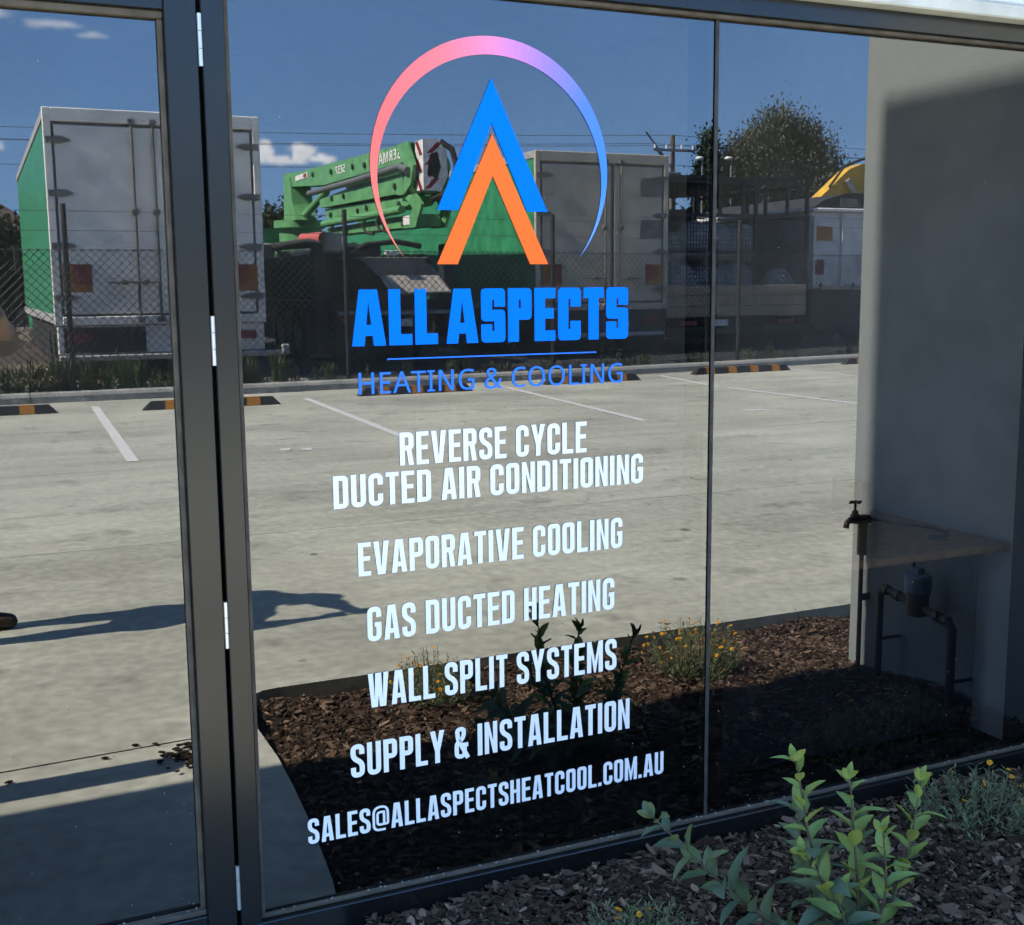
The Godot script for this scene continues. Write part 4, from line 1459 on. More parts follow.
func box_truck(label: String, x0: float, x1: float, z0: float, length: float, y0: float, y1: float, door: Material, second: bool) -> void:
	var t := thing("box_truck", label, "truck", Vector3.ZERO, 0.0, "box trucks parked in the yard")
	var z1 := z0 + length
	var xm := (x0 + x1) * 0.5 + (0.12 if not second else 0.2)
	one_box(t, "cargo_box", V3(x0 + 0.02, y0 + 0.08, z0 + 0.07), V3(x1 - 0.02, y1 - 0.03, z1), M.truck_green, 0.02)
	one_box(t, "roof_rail", V3(x0, y1 - 0.14, z0 + 0.072), V3(x0 + 0.03, y1, z1), M.trim_pale, 0.01)
	one_box(t, "roof_rail", V3(x1 - 0.03, y1 - 0.14, z0 + 0.072), V3(x1, y1, z1), M.trim_pale, 0.01)
	one_box(t, "side_rail", V3(x0 - 0.005, y0 + 0.02, z0 + 0.072), V3(x0 + 0.03, y0 + 0.16, z1), M.trim_pale, 0.01)
	one_box(t, "side_rail", V3(x1 - 0.03, y0 + 0.02, z0 + 0.072), V3(x1 + 0.005, y0 + 0.16, z1), M.trim_pale, 0.01)
	# rear frame
	var fr: Material = door
	one_box(t, "corner_post", V3(x0 - 0.01, y0, z0), V3(x0 + 0.1, y1, z0 + 0.07), fr, 0.012)
	one_box(t, "corner_post", V3(x1 - 0.1, y0, z0), V3(x1 + 0.01, y1, z0 + 0.07), fr, 0.012)
	one_box(t, "header", V3(x0 + 0.1, y1 - 0.19, z0), V3(x1 - 0.1, y1, z0 + 0.07), door, 0.012)
	one_box(t, "rear_sill", V3(x0 + 0.1, y0, z0 - 0.01), V3(x1 - 0.1, y0 + 0.13, z0 + 0.07), fr, 0.012)
	one_box(t, "door_seal", V3(x0 + 0.1, y0 + 0.13, z0 + 0.045), V3(x1 - 0.1, y1 - 0.19, z0 + 0.068), M.seal_grey)
	for q in [[x0 + 0.135, xm - 0.035, x0 + 0.02, 1.0], [xm + 0.035, x1 - 0.135, x1 - 0.02, -1.0]]:
		var d := one_box(t, "rear_door", V3(q[0], y0 + 0.165, z0 + 0.012), V3(q[1], y1 - 0.235, z0 + 0.0445), door, 0.012)
		for k in 4:
			var y := lerpf(y0 + 0.4, y1 - 0.45, k / 3.0)
			var e: float = q[2]
			var sgn: float = q[3]
			var hb := MB.new()
			hb.prism(pv([[0, -0.045], [0, 0.045], [0.2, 0.05], [0.33, 0.012], [0.33, -0.012], [0.2, -0.05]]), V3(e, y, z0 + 0.01), V3(sgn, 0, 0), V3(0, 1, 0), V3(0, 0, -0.022))
			part(d, "door_hinge", hb, M.seal_grey)
		for s in [0.14, 0.33] if second else [0.12, 0.42]:
			var rx: float = (q[1] - s) if q[3] > 0 else (q[0] + s)
			if second and s > 0.2:
				continue
			if not second and q[3] < 0 and s > 0.3:
				continue
			var rod := MB.new()
			rod.tube([V3(rx, y0 + 0.05, z0 - 0.03), V3(rx, y1 - 0.14, z0 - 0.03)], 0.021, 8)
			for y in [y0 + 0.08, y1 - 0.16, (y0 + y1) * 0.5 + 0.1]:
				rod.box(V3(rx, y, z0 - 0.025), V3(0.11, 0.085, 0.06), 0.012)
			part(d, "lock_rod", rod, M.seal_grey)
			var hd := MB.new()
			hd.tube([V3(rx, y0 + 0.62, z0 - 0.06), V3(rx - 0.42 * q[3], y0 + 0.62, z0 - 0.06)], 0.017, 6)
			hd.box(V3(rx - 0.2 * q[3], y0 + 0.62, z0 - 0.045), V3(0.09, 0.08, 0.06), 0.01)
			part(d, "door_handle", hd, M.seal_grey)
	marker(t, x0 + 0.34, y0 + 0.68, z0 + 0.011, 0.2, 1.0)
	marker(t, x1 - 0.3, y0 + 0.68, z0 + 0.011, 0.2, -1.0)
	if second:
		for y in [y1 - 0.62, y0 + 1.55]:
			one_box(t, "patch_plate", V3(x1 - 0.62, y - 0.18, z0 + 0.001), V3(x1 - 0.13, y + 0.18, z0 + 0.0105), M.seal_grey, 0.004)
	# under the tail
	one_box(t, "bumper_panel", V3(x0 + 0.02, y0 - 0.42, z0 + 0.03), V3(x1 - 0.02, y0 - 0.01, z0 + 0.12), door if not second else M.chassis_blue, 0.015)
	one_box(t, "tool_recess", V3(x0 + 0.1, y0 - 0.4, z0 + 0.012), V3(x0 + 1.25, y0 - 0.03, z0 + 0.03), M.chassis_black, 0.006)
	one_box(t, "bumper_bar", V3(x0 + 0.02, y0 - 0.52, z0 - 0.02), V3(x1 + 0.3 if not second else x1 - 0.05, y0 - 0.43, z0 + 0.06), M.trim_pale, 0.02)
	for s in [0.0, 1.0]:
		one_box(t, "tail_light", V3(lerpf(x0 + 0.15, x1 - 0.5, s), y0 - 0.24, z0 + 0.002), V3(lerpf(x0 + 0.5, x1 - 0.15, s), y0 - 0.12, z0 + 0.0115 if s < 0.5 else z0 + 0.0295), M.marker_red, 0.006)
	one_box(t, "number_plate", V3(xm + 0.02, y0 - 0.36, z0 + 0.008), V3(xm + 0.4, y0 - 0.24, z0 + 0.0295), M.print_white, 0.004)
	if not second:
		one_box(t, "coupling", V3(x1 + 0.22, y0 - 0.5, z0 - 0.1), V3(x1 + 0.34, y0 - 0.34, z0 + 0.0), M.trim_pale, 0.02)
	for x in [xm - 0.5, xm + 0.4]:
		one_box(t, "chassis_rail", V3(x, y0 - 0.28, z0 + 0.13), V3(x + 0.1, y0 + 0.075, z1 + 1.6), M.chassis_black)
	for z in [z0 + 1.5, z0 + 2.75]:
		wheel(t, V3(x0 + 0.3, 0.6, z), 0.5, 0.5)
		wheel(t, V3(x1 - 0.3, 0.6, z), 0.5, 0.5)
	for x in [x0 + 0.05, x1 - 0.6]:
		one_box(t, "mud_flap", V3(x, 0.2, z0 + 0.55), V3(x + 0.55, y0 - 0.05, z0 + 0.57), M.rubber)
	one_box(t, "under_box", V3(x0 + 0.1, 0.3, z0 + 3.6), V3(x1 - 0.1, y0 + 0.05, z1 - 1.2), M.chassis_black)
	truck_cab(t, x0 + 0.1, x1 - 0.1, z1 + 0.1, M.truck_green)

func zy(a: Array, x: float, w: float, mb: MB) -> void:
	mb.prism(pv(a), V3(x, 0, 0), V3(0, 0, 1), V3(0, 1, 0), V3(w, 0, 0))

func print_text(parent: Node, words: String, at: Vector3, turn: float, height: float, m: Material) -> void:
	var font := SystemFont.new()
	font.font_names = PackedStringArray(["Droid Sans"])
	font.font_weight = 700
	var tm := TextMesh.new()
	tm.text = words
	tm.font = font
	tm.font_size = 64
	tm.pixel_size = height / 46.0
	tm.depth = 0.004
	var o := part(parent, "painted_name", tm, m)
	o.position = at
	o.rotation.y = turn
	o.scale.x = 1.5

func pump_truck() -> void:
	var t := thing("concrete_pump_truck", "concrete pump truck with green folded boom and grey rear hopper", "truck")
	# carrier, tail towards the fence
	for x in [6.2, 7.35]:
		one_box(t, "chassis_rail", V3(x, 0.7, 17.6), V3(x + 0.12, 1.05, 30), M.chassis_black)
	one_box(t, "deck", V3(5.6, 1.05, 17.7), V3(8.0, 1.25, 27.4), M.chassis_black, 0.02)
	one_box(t, "side_locker", V3(5.62, 0.45, 22.2), V3(6.18, 2.1, 25.0), M.dark_green, 0.03)
	one_box(t, "side_locker", V3(5.62, 1.26, 18.4), V3(6.3, 2.1, 22.15), M.dark_green, 0.03)
	one_box(t, "rear_locker", V3(5.66, 0.35, 17.6), V3(6.15, 1.04, 19.2), M.chassis_blue, 0.03)
	one_box(t, "side_locker", V3(7.3, 1.26, 19.2), V3(7.98, 2.1, 26.6), M.dark_green, 0.03)
	one_box(t, "water_tank", V3(6.4, 1.26, 19.6), V3(7.2, 2.3, 25.0), M.chassis_blue, 0.05)
	for q in [[5.5, 18.0], [5.5, 24.6], [7.9, 18.0], [7.9, 24.6]]:
		var lg := MB.new()
		lg.bb(V3(q[0] - 0.06, 0.5, q[1]), V3(q[0] + 0.16, 2.25, q[1] + 0.24), 0.02)
		var ob := part(t, "outrigger", lg, M.chassis_blue)
		var ft := MB.new()
		ft.lathe([Vector2(0.0, 0.0), Vector2(0.2, 0.0), Vector2(0.2, 0.05), Vector2(0.06, 0.09), Vector2(0.06, 0.25)], V3(q[0] + 0.05, 0.26, q[1] + 0.12), Vector3.UP, 16)
		part(ob, "outrigger_foot", ft, M.galv)
	for z in [20.0, 21.4, 25.8]:
		wheel(t, V3(5.85, 0.62, z), 0.52, 0.5)
		wheel(t, V3(7.75, 0.62, z), 0.52, 0.5)
	truck_cab(t, 5.65, 7.95, 28.2, M.truck_green)
	# hopper
	var hp := MB.new()
	var top := [V3(5.95, 1.95, 17.45), V3(7.45, 1.95, 17.45), V3(7.45, 1.95, 18.7), V3(5.95, 1.95, 18.7)]
	var low := [V3(6.35, 1.1, 17.75), V3(7.05, 1.1, 17.75), V3(7.05, 1.1, 18.5), V3(6.35, 1.1, 18.5)]
	for k in 4:
		var m := (k + 1) % 4
		hp.quad(top[k], top[m], low[m], low[k], top[k] + top[m] - V3(13.4, 3.9, 36.2))
	hp.quad(low[0], low[1], low[2], low[3], Vector3.DOWN)
	part(t, "hopper", hp, M.chassis_blue)
	var hg := MB.new()
	hg.quad(V3(6.42, 1.68, 17.3), V3(7.48, 1.68, 17.3), V3(7.62, 1.4, 17.02), V3(6.5, 1.38, 17.02), V3(0, 1, -1))
	hg.quad(V3(6.42, 1.65, 17.31), V3(7.48, 1.65, 17.31), V3(7.62, 1.37, 17.03), V3(6.5, 1.35, 17.03), V3(0, -1, 1))
	hg.quad(V3(6.5, 1.38, 17.02), V3(7.62, 1.4, 17.02), V3(7.62, 1.37, 17.03), V3(6.5, 1.35, 17.03), V3(0, 0, -1))
	var hw := MB.new()
	hw.prism(pv([[6.05, 1.98], [7.2, 1.98], [7.52, 1.69], [6.4, 1.66]]), V3(0, 0, 17.32), V3(1, 0, 0), V3(0, 1, 0), V3(0, 0, 0.05))
	part(t, "hopper_apron", hw, M.seal_grey)
	part(t, "splash_flap", hg, M.hopper_grey)
	var gr := MB.new()
	for k in 9:
		gr.tube([V3(6.0 + k * 0.17, 1.99, 17.5), V3(6.0 + k * 0.17, 1.99, 18.6)], 0.014, 6)
	part(t, "hopper_grille", gr, M.galv)
	var rim := MB.new()
	rim.tube([V3(5.9, 2.02, 17.4), V3(6.2, 2.2, 17.4), V3(6.75, 2.26, 17.4), V3(7.2, 2.18, 17.4)], 0.05, 10)
	part(t, "rubber_rim", rim, M.rubber)
	one_box(t, "tail_board", V3(5.64, 1.0, 17.3), V3(8.02, 1.08, 17.42), M.galv, 0.01)
	one_box(t, "bumper_bar", V3(5.66, 0.45, 17.3), V3(8.0, 0.62, 17.42), M.chassis_black, 0.02)
	for x in [5.7, 7.6]:
		one_box(t, "tail_light", V3(x, 0.86, 17.25), V3(x + 0.35, 0.98, 17.3), M.marker_red, 0.01)
	one_box(t, "number_plate", V3(6.62, 0.8, 17.27), V3(6.98, 0.93, 17.299), M.print_white, 0.004)
	one_box(t, "work_lamp", V3(6.5, 2.02, 17.2), V3(6.72, 2.1, 17.3), M.print_white, 0.01)
	# delivery pipe and drums
	one_tube(t, "delivery_pipe", [V3(5.9, 2.15, 18.6), V3(5.9, 2.32, 20.0), V3(5.95, 2.36, 23.0), V3(6.6, 2.4, 25.5)], 0.09, M.chassis_black, 10)
	for q in [[5.75, 17.9, 0.17, 0.28], [5.8, 23.4, 0.22, 0.3], [5.8, 26.2, 0.32, 0.4], [6.2, 27.6, 0.26, 0.36]]:
		var dr := MB.new()
		dr.lathe([Vector2(0, 0), Vector2(q[2], 0), Vector2(q[2], q[3]), Vector2(q[2] * 0.9, q[3] + 0.03), Vector2(0, q[3] + 0.03)], V3(q[0], 2.11, q[1]), Vector3.UP, 14)
		part(t, "drum", dr, M.hopper_grey)
	one_tube(t, "red_hose_end", [V3(6.75, 2.5, 22.0), V3(6.6, 2.54, 23.2)], [0.14, 0.11], mat("hose_red", 0.45, 0.1, 0.09, 0.6), 10)
	# slewing turret
	var tu := MB.new()
	tu.lathe([Vector2(0.7, 2.1), Vector2(0.7, 2.45), Vector2(0.5, 2.5), Vector2(0.5, 2.92), Vector2(0.62, 2.94), Vector2(0.62, 3.12), Vector2(0.0, 3.14)], V3(7.45, 0, 26.8), Vector3.UP, 20)
	part(t, "slewing_ring", tu, M.boom_green)
	var tp := MB.new()
	zy([[27.2, 3.1], [27.15, 4.2], [26.85, 4.28], [26.5, 4.15], [26.3, 3.5], [25.95, 3.1]], 7.17, 0.5, tp)
	part(t, "turret_post", tp, M.boom_green)
	# boom sections, one above the other, the joints at the tail
	var rows := [
		[[[26.73, 4.22], [17.85, 4.0], [18.08, 3.7], [23.56, 3.72], [26.56, 3.92]], 7.2, 0.55],
		[[[23.86, 3.42], [20.85, 3.52], [18.2, 3.5], [18.14, 3.15], [23.79, 3.24]], 7.17, 0.6],
		[[[23.71, 3.21], [17.75, 3.08], [18.15, 2.93], [23.56, 2.95]], 7.25, 0.45],
		[[[23.67, 2.78], [17.75, 2.76], [17.68, 2.54], [23.69, 2.63]], 7.25, 0.45]]
	var beams := []
	for q in rows:
		var bm := MB.new()
		zy(q[0], q[1], q[2], bm)
		beams.append(part(t, "boom_section", bm, M.boom_green))
	var pl := MB.new()
	zy([[18.38, 4.01], [17.85, 4.02], [17.5, 3.58], [17.7, 3.26], [18.08, 3.11], [18.45, 3.13], [18.1, 3.3], [17.9, 3.56], [18.2, 3.75]], 7.14, 0.05, pl)
	zy([[18.38, 4.01], [17.85, 4.02], [17.5, 3.58], [17.7, 3.26], [18.08, 3.11], [18.45, 3.13], [18.1, 3.3], [17.9, 3.56], [18.2, 3.75]], 7.78, 0.05, pl)
	part(t, "elbow_plate", pl, M.boom_green)
	var p2 := MB.new()
	zy([[18.3, 3.1], [17.63, 3.1], [17.28, 2.9], [17.62, 2.52], [18.3, 2.53], [17.95, 2.68], [17.75, 2.85], [18.0, 3.0]], 7.19, 0.05, p2)
	zy([[18.3, 3.1], [17.63, 3.1], [17.28, 2.9], [17.62, 2.52], [18.3, 2.53], [17.95, 2.68], [17.75, 2.85], [18.0, 3.0]], 7.73, 0.05, p2)
	part(t, "elbow_plate", p2, M.boom_green)
	# bolts, brackets and pipes along the boom flank
	for q in [[24.4, 4.02, 7.195], [22.9, 3.95, 7.195], [21.3, 3.9, 7.195], [20.5, 3.86, 7.195], [19.9, 3.86, 7.195], [22.8, 3.38, 7.165], [21.9, 3.36, 7.165], [18.6, 3.3, 7.165], [23.2, 3.06, 7.245], [21.2, 3.02, 7.245], [20.6, 3.04, 7.245], [18.6, 2.98, 7.245], [22.0, 2.68, 7.245], [19.5, 2.64, 7.245], [18.4, 2.62, 7.245]]:
		var bo := MB.new()
		bo.tube([V3(q[2] + 0.01, q[1], q[0]), V3(q[2] - 0.035, q[1], q[0])], 0.055, 8)
		part(t, "pivot_boss", bo, M.dark_green)
	one_tube(t, "boom_pipe", [V3(7.11, 3.6, 24.5), V3(7.09, 3.58, 21.0), V3(7.09, 3.6, 18.1), V3(7.09, 3.5, 17.7)], 0.065, M.galv, 10)
	one_tube(t, "boom_pipe", [V3(7.15, 2.87, 23.5), V3(7.15, 2.86, 20.0), V3(7.15, 2.86, 18.2)], 0.075, M.boom_green, 10)
	one_tube(t, "ram", [V3(7.43, 3.2, 26.2), V3(7.43, 3.62, 24.2)], 0.09, M.boom_green, 10)
	one_tube(t, "ram", [V3(7.43, 3.58, 22.4), V3(7.43, 3.62, 19.0)], 0.07, M.trim_pale, 10)
	for z in [22.6, 20.3, 19.4]:
		one_tube(t, "hose_loop", [V3(7.17, 2.9, z), V3(7.11, 2.7, z + 0.2), V3(7.11, 2.55, z), V3(7.15, 2.5, z - 0.4)], 0.03, M.rubber, 8)
	# striped guard over the elbow, hose round it
	var drum := MB.new()
	drum.prism(pv([[0.0, 0.05], [0.0, 0.9], [0.26, 0.92], [0.43, 0.72], [0.46, 0.3], [0.32, 0.02]]), V3(7.26, 3.1, 17.35), V3(1, 0, 0), V3(0, 1, 0), V3(0, 0, 0.4))
	var gd := part(t, "elbow_guard", drum, M.print_white)
	for k in 4:
		var st := MB.new()
		st.prism(pv([[0.0, 0.0], [0.1, 0.0], [0.28, 0.18], [0.18, 0.18]]), V3(7.28 + 0.05 * (k % 2), 3.17 + k * 0.2, 17.349), V3(1, 0, 0), V3(0, 1, 0), V3(0, 0, -0.004))
		part(gd, "red_stripe", st, M.marker_red)
	for k in 3:
		var st := MB.new()
		st.prism(pv([[0.0, 0.0], [0.14, 0.0], [0.36, 0.25], [0.22, 0.25]]), V3(7.2595, 3.14 + k * 0.3, 17.38), V3(0, 0, 1), V3(0, 1, 0), V3(-0.004, 0, 0))
		part(gd, "red_stripe", st, M.marker_red)
	var hole := MB.new()
	hole.prism(pv([[0.07, 0.3], [0.12, 0.64], [0.26, 0.7], [0.32, 0.45], [0.26, 0.24]]), V3(7.26, 3.1, 17.343), V3(1, 0, 0), V3(0, 1, 0), V3(0, 0, -0.004))
	part(gd, "opening", hole, M.chassis_black)
	one_tube(t, "end_hose", [V3(7.6, 3.98, 17.4), V3(7.78, 3.84, 17.3), V3(7.86, 3.5, 17.25), V3(7.8, 3.25, 17.3), V3(7.65, 3.08, 17.35), V3(7.4, 2.98, 17.4)], 0.055, M.rubber, 10)
	one_box(t, "reflector_plate", V3(7.18, 2.58, 17.9), V3(7.188, 2.74, 18.25), M.print_white, 0.002)
	print_text(t, "SERMAC", V3(7.192, 3.87, 19.1), -PI / 2, 0.19, M.print_white)
	print_text(t, "5Z37", V3(7.192, 3.93, 22.2), -PI / 2, 0.16, M.print_white)
	one_box(t, "maker_plate", V3(7.188, 4.0, 24.9), V3(7.198, 4.12, 26.0), M.print_white, 0.002)
	one_box(t, "maker_plate_red", V3(7.184, 4.02, 24.98), V3(7.1878, 4.1, 25.25), M.marker_red)

func cage_truck() -> void:
	var t := thing("cage_truck", "dark mesh cage truck with tan tray loaded with clear plastic bags", "truck")
	var x0 := 12.77
	var x1 := 16.3
	var z0 := 18.35
	var z1 := 22.8
	one_box(t, "tray_floor", V3(x0, 0.8, z0 + 0.05), V3(x1, 0.95, z1), M.chassis_black)
	for k in 3:
		one_box(t, "tail_board", V3(x0 + 0.02, 0.82 + k * 0.215, z0), V3(x1 - 0.02, 1.03 + k * 0.215, z0 + 0.05), M.tray_tan, 0.012)
	for k in 3:
		one_box(t, "side_board", V3(x0, 0.96 + k * 0.165, z0 + 0.06), V3(x0 + 0.04, 1.12 + k * 0.165, z1), M.tray_tan, 0.01)
		one_box(t, "side_board", V3(x1 - 0.04, 0.96 + k * 0.165, z0 + 0.06), V3(x1, 1.12 + k * 0.165, z1), M.tray_tan, 0.01)
	for q in [[x0, z0], [x0 + 1.05, z0], [x0 + 2.15, z0], [x1 - 0.07, z0], [x0, z1 - 0.1], [x1 - 0.07, z1 - 0.1], [x0, 20.5], [x1 - 0.07, 20.5]]:
		one_box(t, "cage_post", V3(q[0], 1.47, q[1] + 0.005), V3(q[0] + 0.07, 3.6, q[1] + 0.075), M.cage_steel, 0.006)
	for k in 6:
		one_box(t, "cage_slat", V3(x0 + 0.2 + k * 0.56, 2.86, z0 + 0.08), V3(x0 + 0.27 + k * 0.56, 3.48, z0 + 0.13), M.cage_steel, 0.006)
	for y in [2.1, 2.84, 3.5]:
		one_box(t, "cage_rail", V3(x0 - 0.01, y, z0 - 0.012), V3(x1 + 0.01, y + 0.07, z0 + 0.0), M.cage_steel, 0.004)
		one_box(t, "cage_rail", V3(x0 - 0.012, y, z0 + 0.001), V3(x0 - 0.002, y + 0.07, z1), M.cage_steel)
		one_box(t, "cage_rail", V3(x1 + 0.002, y, z0 + 0.001), V3(x1 + 0.012, y + 0.07, z1), M.cage_steel)
	var net := MB.new()
	var x := x0 + 0.08
	while x < x1:
		net.tube([V3(x, 1.47, z0 + 0.04), V3(x, 2.84, z0 + 0.04)], 0.008, 4, false)
		x += 0.075
	for k in 16:
		net.tube([V3(x0, 1.52 + k * 0.085, z0 + 0.035), V3(x1, 1.52 + k * 0.085, z0 + 0.035)], 0.006, 4, false)
	part(t, "cage_mesh", net, M.cage_steel).set_meta("kind", "stuff")
	var tp := MB.new()
	tp.prism(pv([[0, 0], [0.9, 0.02], [1.8, 0.0], [2.6, 0.06], [3.55, 0.12], [3.55, 0.2], [2.6, 0.12], [1.8, 0.06], [0.9, 0.09], [0, 0.07]]), V3(x0 - 0.01, 3.575, z0 - 0.02), V3(1, 0, 0), V3(0, 1, 0), V3(0, -0.1, 4.3))
	part(t, "tarpaulin", tp, M.tarp)
	one_box(t, "headboard", V3(x0 + 0.05, 0.96, z1), V3(x1 - 0.05, 3.3, z1 + 0.08), M.cage_steel)
	one_box(t, "inner_crate", V3(15.3, 1.0, 19.1), V3(16.2, 2.85, 20.8), M.chassis_blue, 0.03)
	one_box(t, "tail_bar", V3(x0 + 0.05, 0.45, z0 + 0.02), V3(x1 - 0.05, 0.62, z0 + 0.1), M.chassis_black, 0.02)
	for q in [[x0 + 0.35, 0.0], [x1 - 0.75, 0.0]]:
		one_box(t, "tail_light", V3(q[0], 0.64, z0 + 0.0), V3(q[0] + 0.42, 0.74, z0 + 0.045), M.marker_red, 0.01)
	one_box(t, "number_plate", V3(13.9, 0.63, z0 + 0.0), V3(14.3, 0.76, z0 + 0.045), M.print_white, 0.004)
	one_box(t, "chassis", V3(x0 + 0.9, 0.5, z0 + 0.3), V3(x1 - 0.9, 0.79, z1 + 2.0), M.chassis_black)
	for z in [19.7, 20.9]:
		wheel(t, V3(x0 + 0.35, 0.58, z), 0.48, 0.45)
		wheel(t, V3(x1 - 0.35, 0.58, z), 0.48, 0.45)
	truck_cab(t, x0 + 0.4, x1 - 0.4, z1 + 0.3, M.tipper_white)
	# the load
	var f := FastNoiseLite.new()
	f.seed = 3
	f.frequency = 1.0
	f.fractal_octaves = 4
	var spots := [[13.37, 1.48, 18.90, 0.50], [14.11, 1.45, 18.95, 0.48], [14.80, 1.48, 18.90, 0.50], [13.26, 2.19, 19.15, 0.44], [13.74, 2.40, 18.85, 0.42], [14.32, 2.35, 19.05, 0.48], [14.96, 2.33, 19.00, 0.46], [15.81, 1.45, 18.75, 0.38], [14.01, 2.04, 20.15, 0.63], [14.85, 1.63, 20.25, 0.63], [13.47, 1.63, 20.25, 0.63]]
	for q in spots:
		var mb := MB.new()
		var at := V3(q[0], q[1], q[2])
		var rr: float = q[3]
		var rings := 22
		var segs := 30
		var grid := []
		for i in rings + 1:
			var row := []
			for k in segs + 1:
				var th := PI * i / rings
				var ph := TAU * (k % segs) / segs
				var d := V3(sin(th) * cos(ph), cos(th), sin(th) * sin(ph))
				# plastic drawn into creases
				var nn := 1.0 + 0.16 * f.get_noise_3dv(d * 1.7 + at) - 0.22 * absf(f.get_noise_3dv(d * 4.5 + at * 3.0)) - 0.08 * absf(f.get_noise_3dv(d * 11.0 + at))
				row.append(at + d * rr * nn * V3(1, 0.95, 0.9))
			grid.append(row)
		for i in rings:
			for k in segs:
				mb.quad(grid[i][k], grid[i][k + 1], grid[i + 1][k + 1], grid[i + 1][k], (grid[i][k] as Vector3) + grid[i + 1][k + 1] - at * 2.0)
		var o := part(self, "plastic_bag", mb, M.bag_plastic)
		tag(o, "stuffed clear plastic bag heaped inside the dark mesh cage truck", "bag", "bags in the cage truck")

func tipper() -> void:
	var t := thing("tipper_truck", "white tipper truck with dark cover half hidden beyond the grey wall", "truck")
	var x0 := 16.9
	var x1 := 19.5
	var z0 := 19.0
	one_box(t, "tipper_body", V3(x0, 1.36, z0 + 0.05), V3(x1, 3.04, z0 + 5.0), M.tipper_white, 0.03)
	one_box(t, "tailgate", V3(x0 + 0.06, 1.42, z0), V3(x1 - 0.06, 2.9, z0 + 0.05), M.tipper_white, 0.015)
	for x in [x0, x0 + 0.78, x0 + 1.6, x1 - 0.09]:
		one_box(t, "rib", V3(x, 1.4, z0 - 0.05), V3(x + 0.09, 2.96, z0 - 0.0), M.tipper_white, 0.02)
	one_box(t, "top_rail", V3(x0 - 0.03, 3.04, z0 - 0.06), V3(x1 + 0.03, 3.12, z0 + 5.0), M.print_white, 0.02)
	var tp := MB.new()
	tp.prism(pv([[0.0, 0.0], [0.3, 0.17], [0.8, 0.31], [1.25, 0.35], [1.7, 0.31], [2.2, 0.17], [2.5, 0.0]]), V3(x0, 3.121, z0), V3(1, 0, 0), V3(0, 1, 0), V3(0, 0, 4.8))
	part(t, "load_cover", tp, M.tarp)
	one_box(t, "cover_plate", V3(x0 + 0.75, 3.15, z0 - 0.01), V3(x0 + 1.25, 3.34, z0 - 0.001), M.seal_grey)
	one_box(t, "warning_plate", V3(x0 + 0.12, 2.42, z0 - 0.008), V3(x0 + 0.55, 2.72, z0 - 0.0005), M.marker_orange)
	one_box(t, "marker_plate", V3(x0 + 0.1, 1.68, z0 - 0.008), V3(x0 + 0.34, 2.0, z0 - 0.0005), M.marker_red)
	one_box(t, "marker_plate", V3(x1 - 0.34, 1.68, z0 - 0.008), V3(x1 - 0.1, 2.0, z0 - 0.0005), M.marker_red)
	for x in [x0 + 0.2, x0 + 1.1, x1 - 0.4]:
		one_box(t, "latch", V3(x, 1.32, z0 - 0.07), V3(x + 0.05, 1.5, z0 - 0.051), M.chassis_black, 0.005)
	one_box(t, "under_frame", V3(x0 + 0.1, 0.55, z0 + 0.15), V3(x1 - 0.1, 1.34, z0 + 5.5), M.dark_green, 0.02)
	one_box(t, "bumper_bar", V3(x0 + 0.1, 0.45, z0 - 0.02), V3(x1 - 0.1, 0.6, z0 + 0.1), M.chassis_black, 0.02)
	for z in [z0 + 1.2, z0 + 2.5]:
		wheel(t, V3(x0 + 0.3, 0.6, z), 0.5, 0.5)
		wheel(t, V3(x1 - 0.3, 0.6, z), 0.5, 0.5)
	truck_cab(t, x0 + 0.1, x1 - 0.1, z0 + 5.6, M.tipper_white)

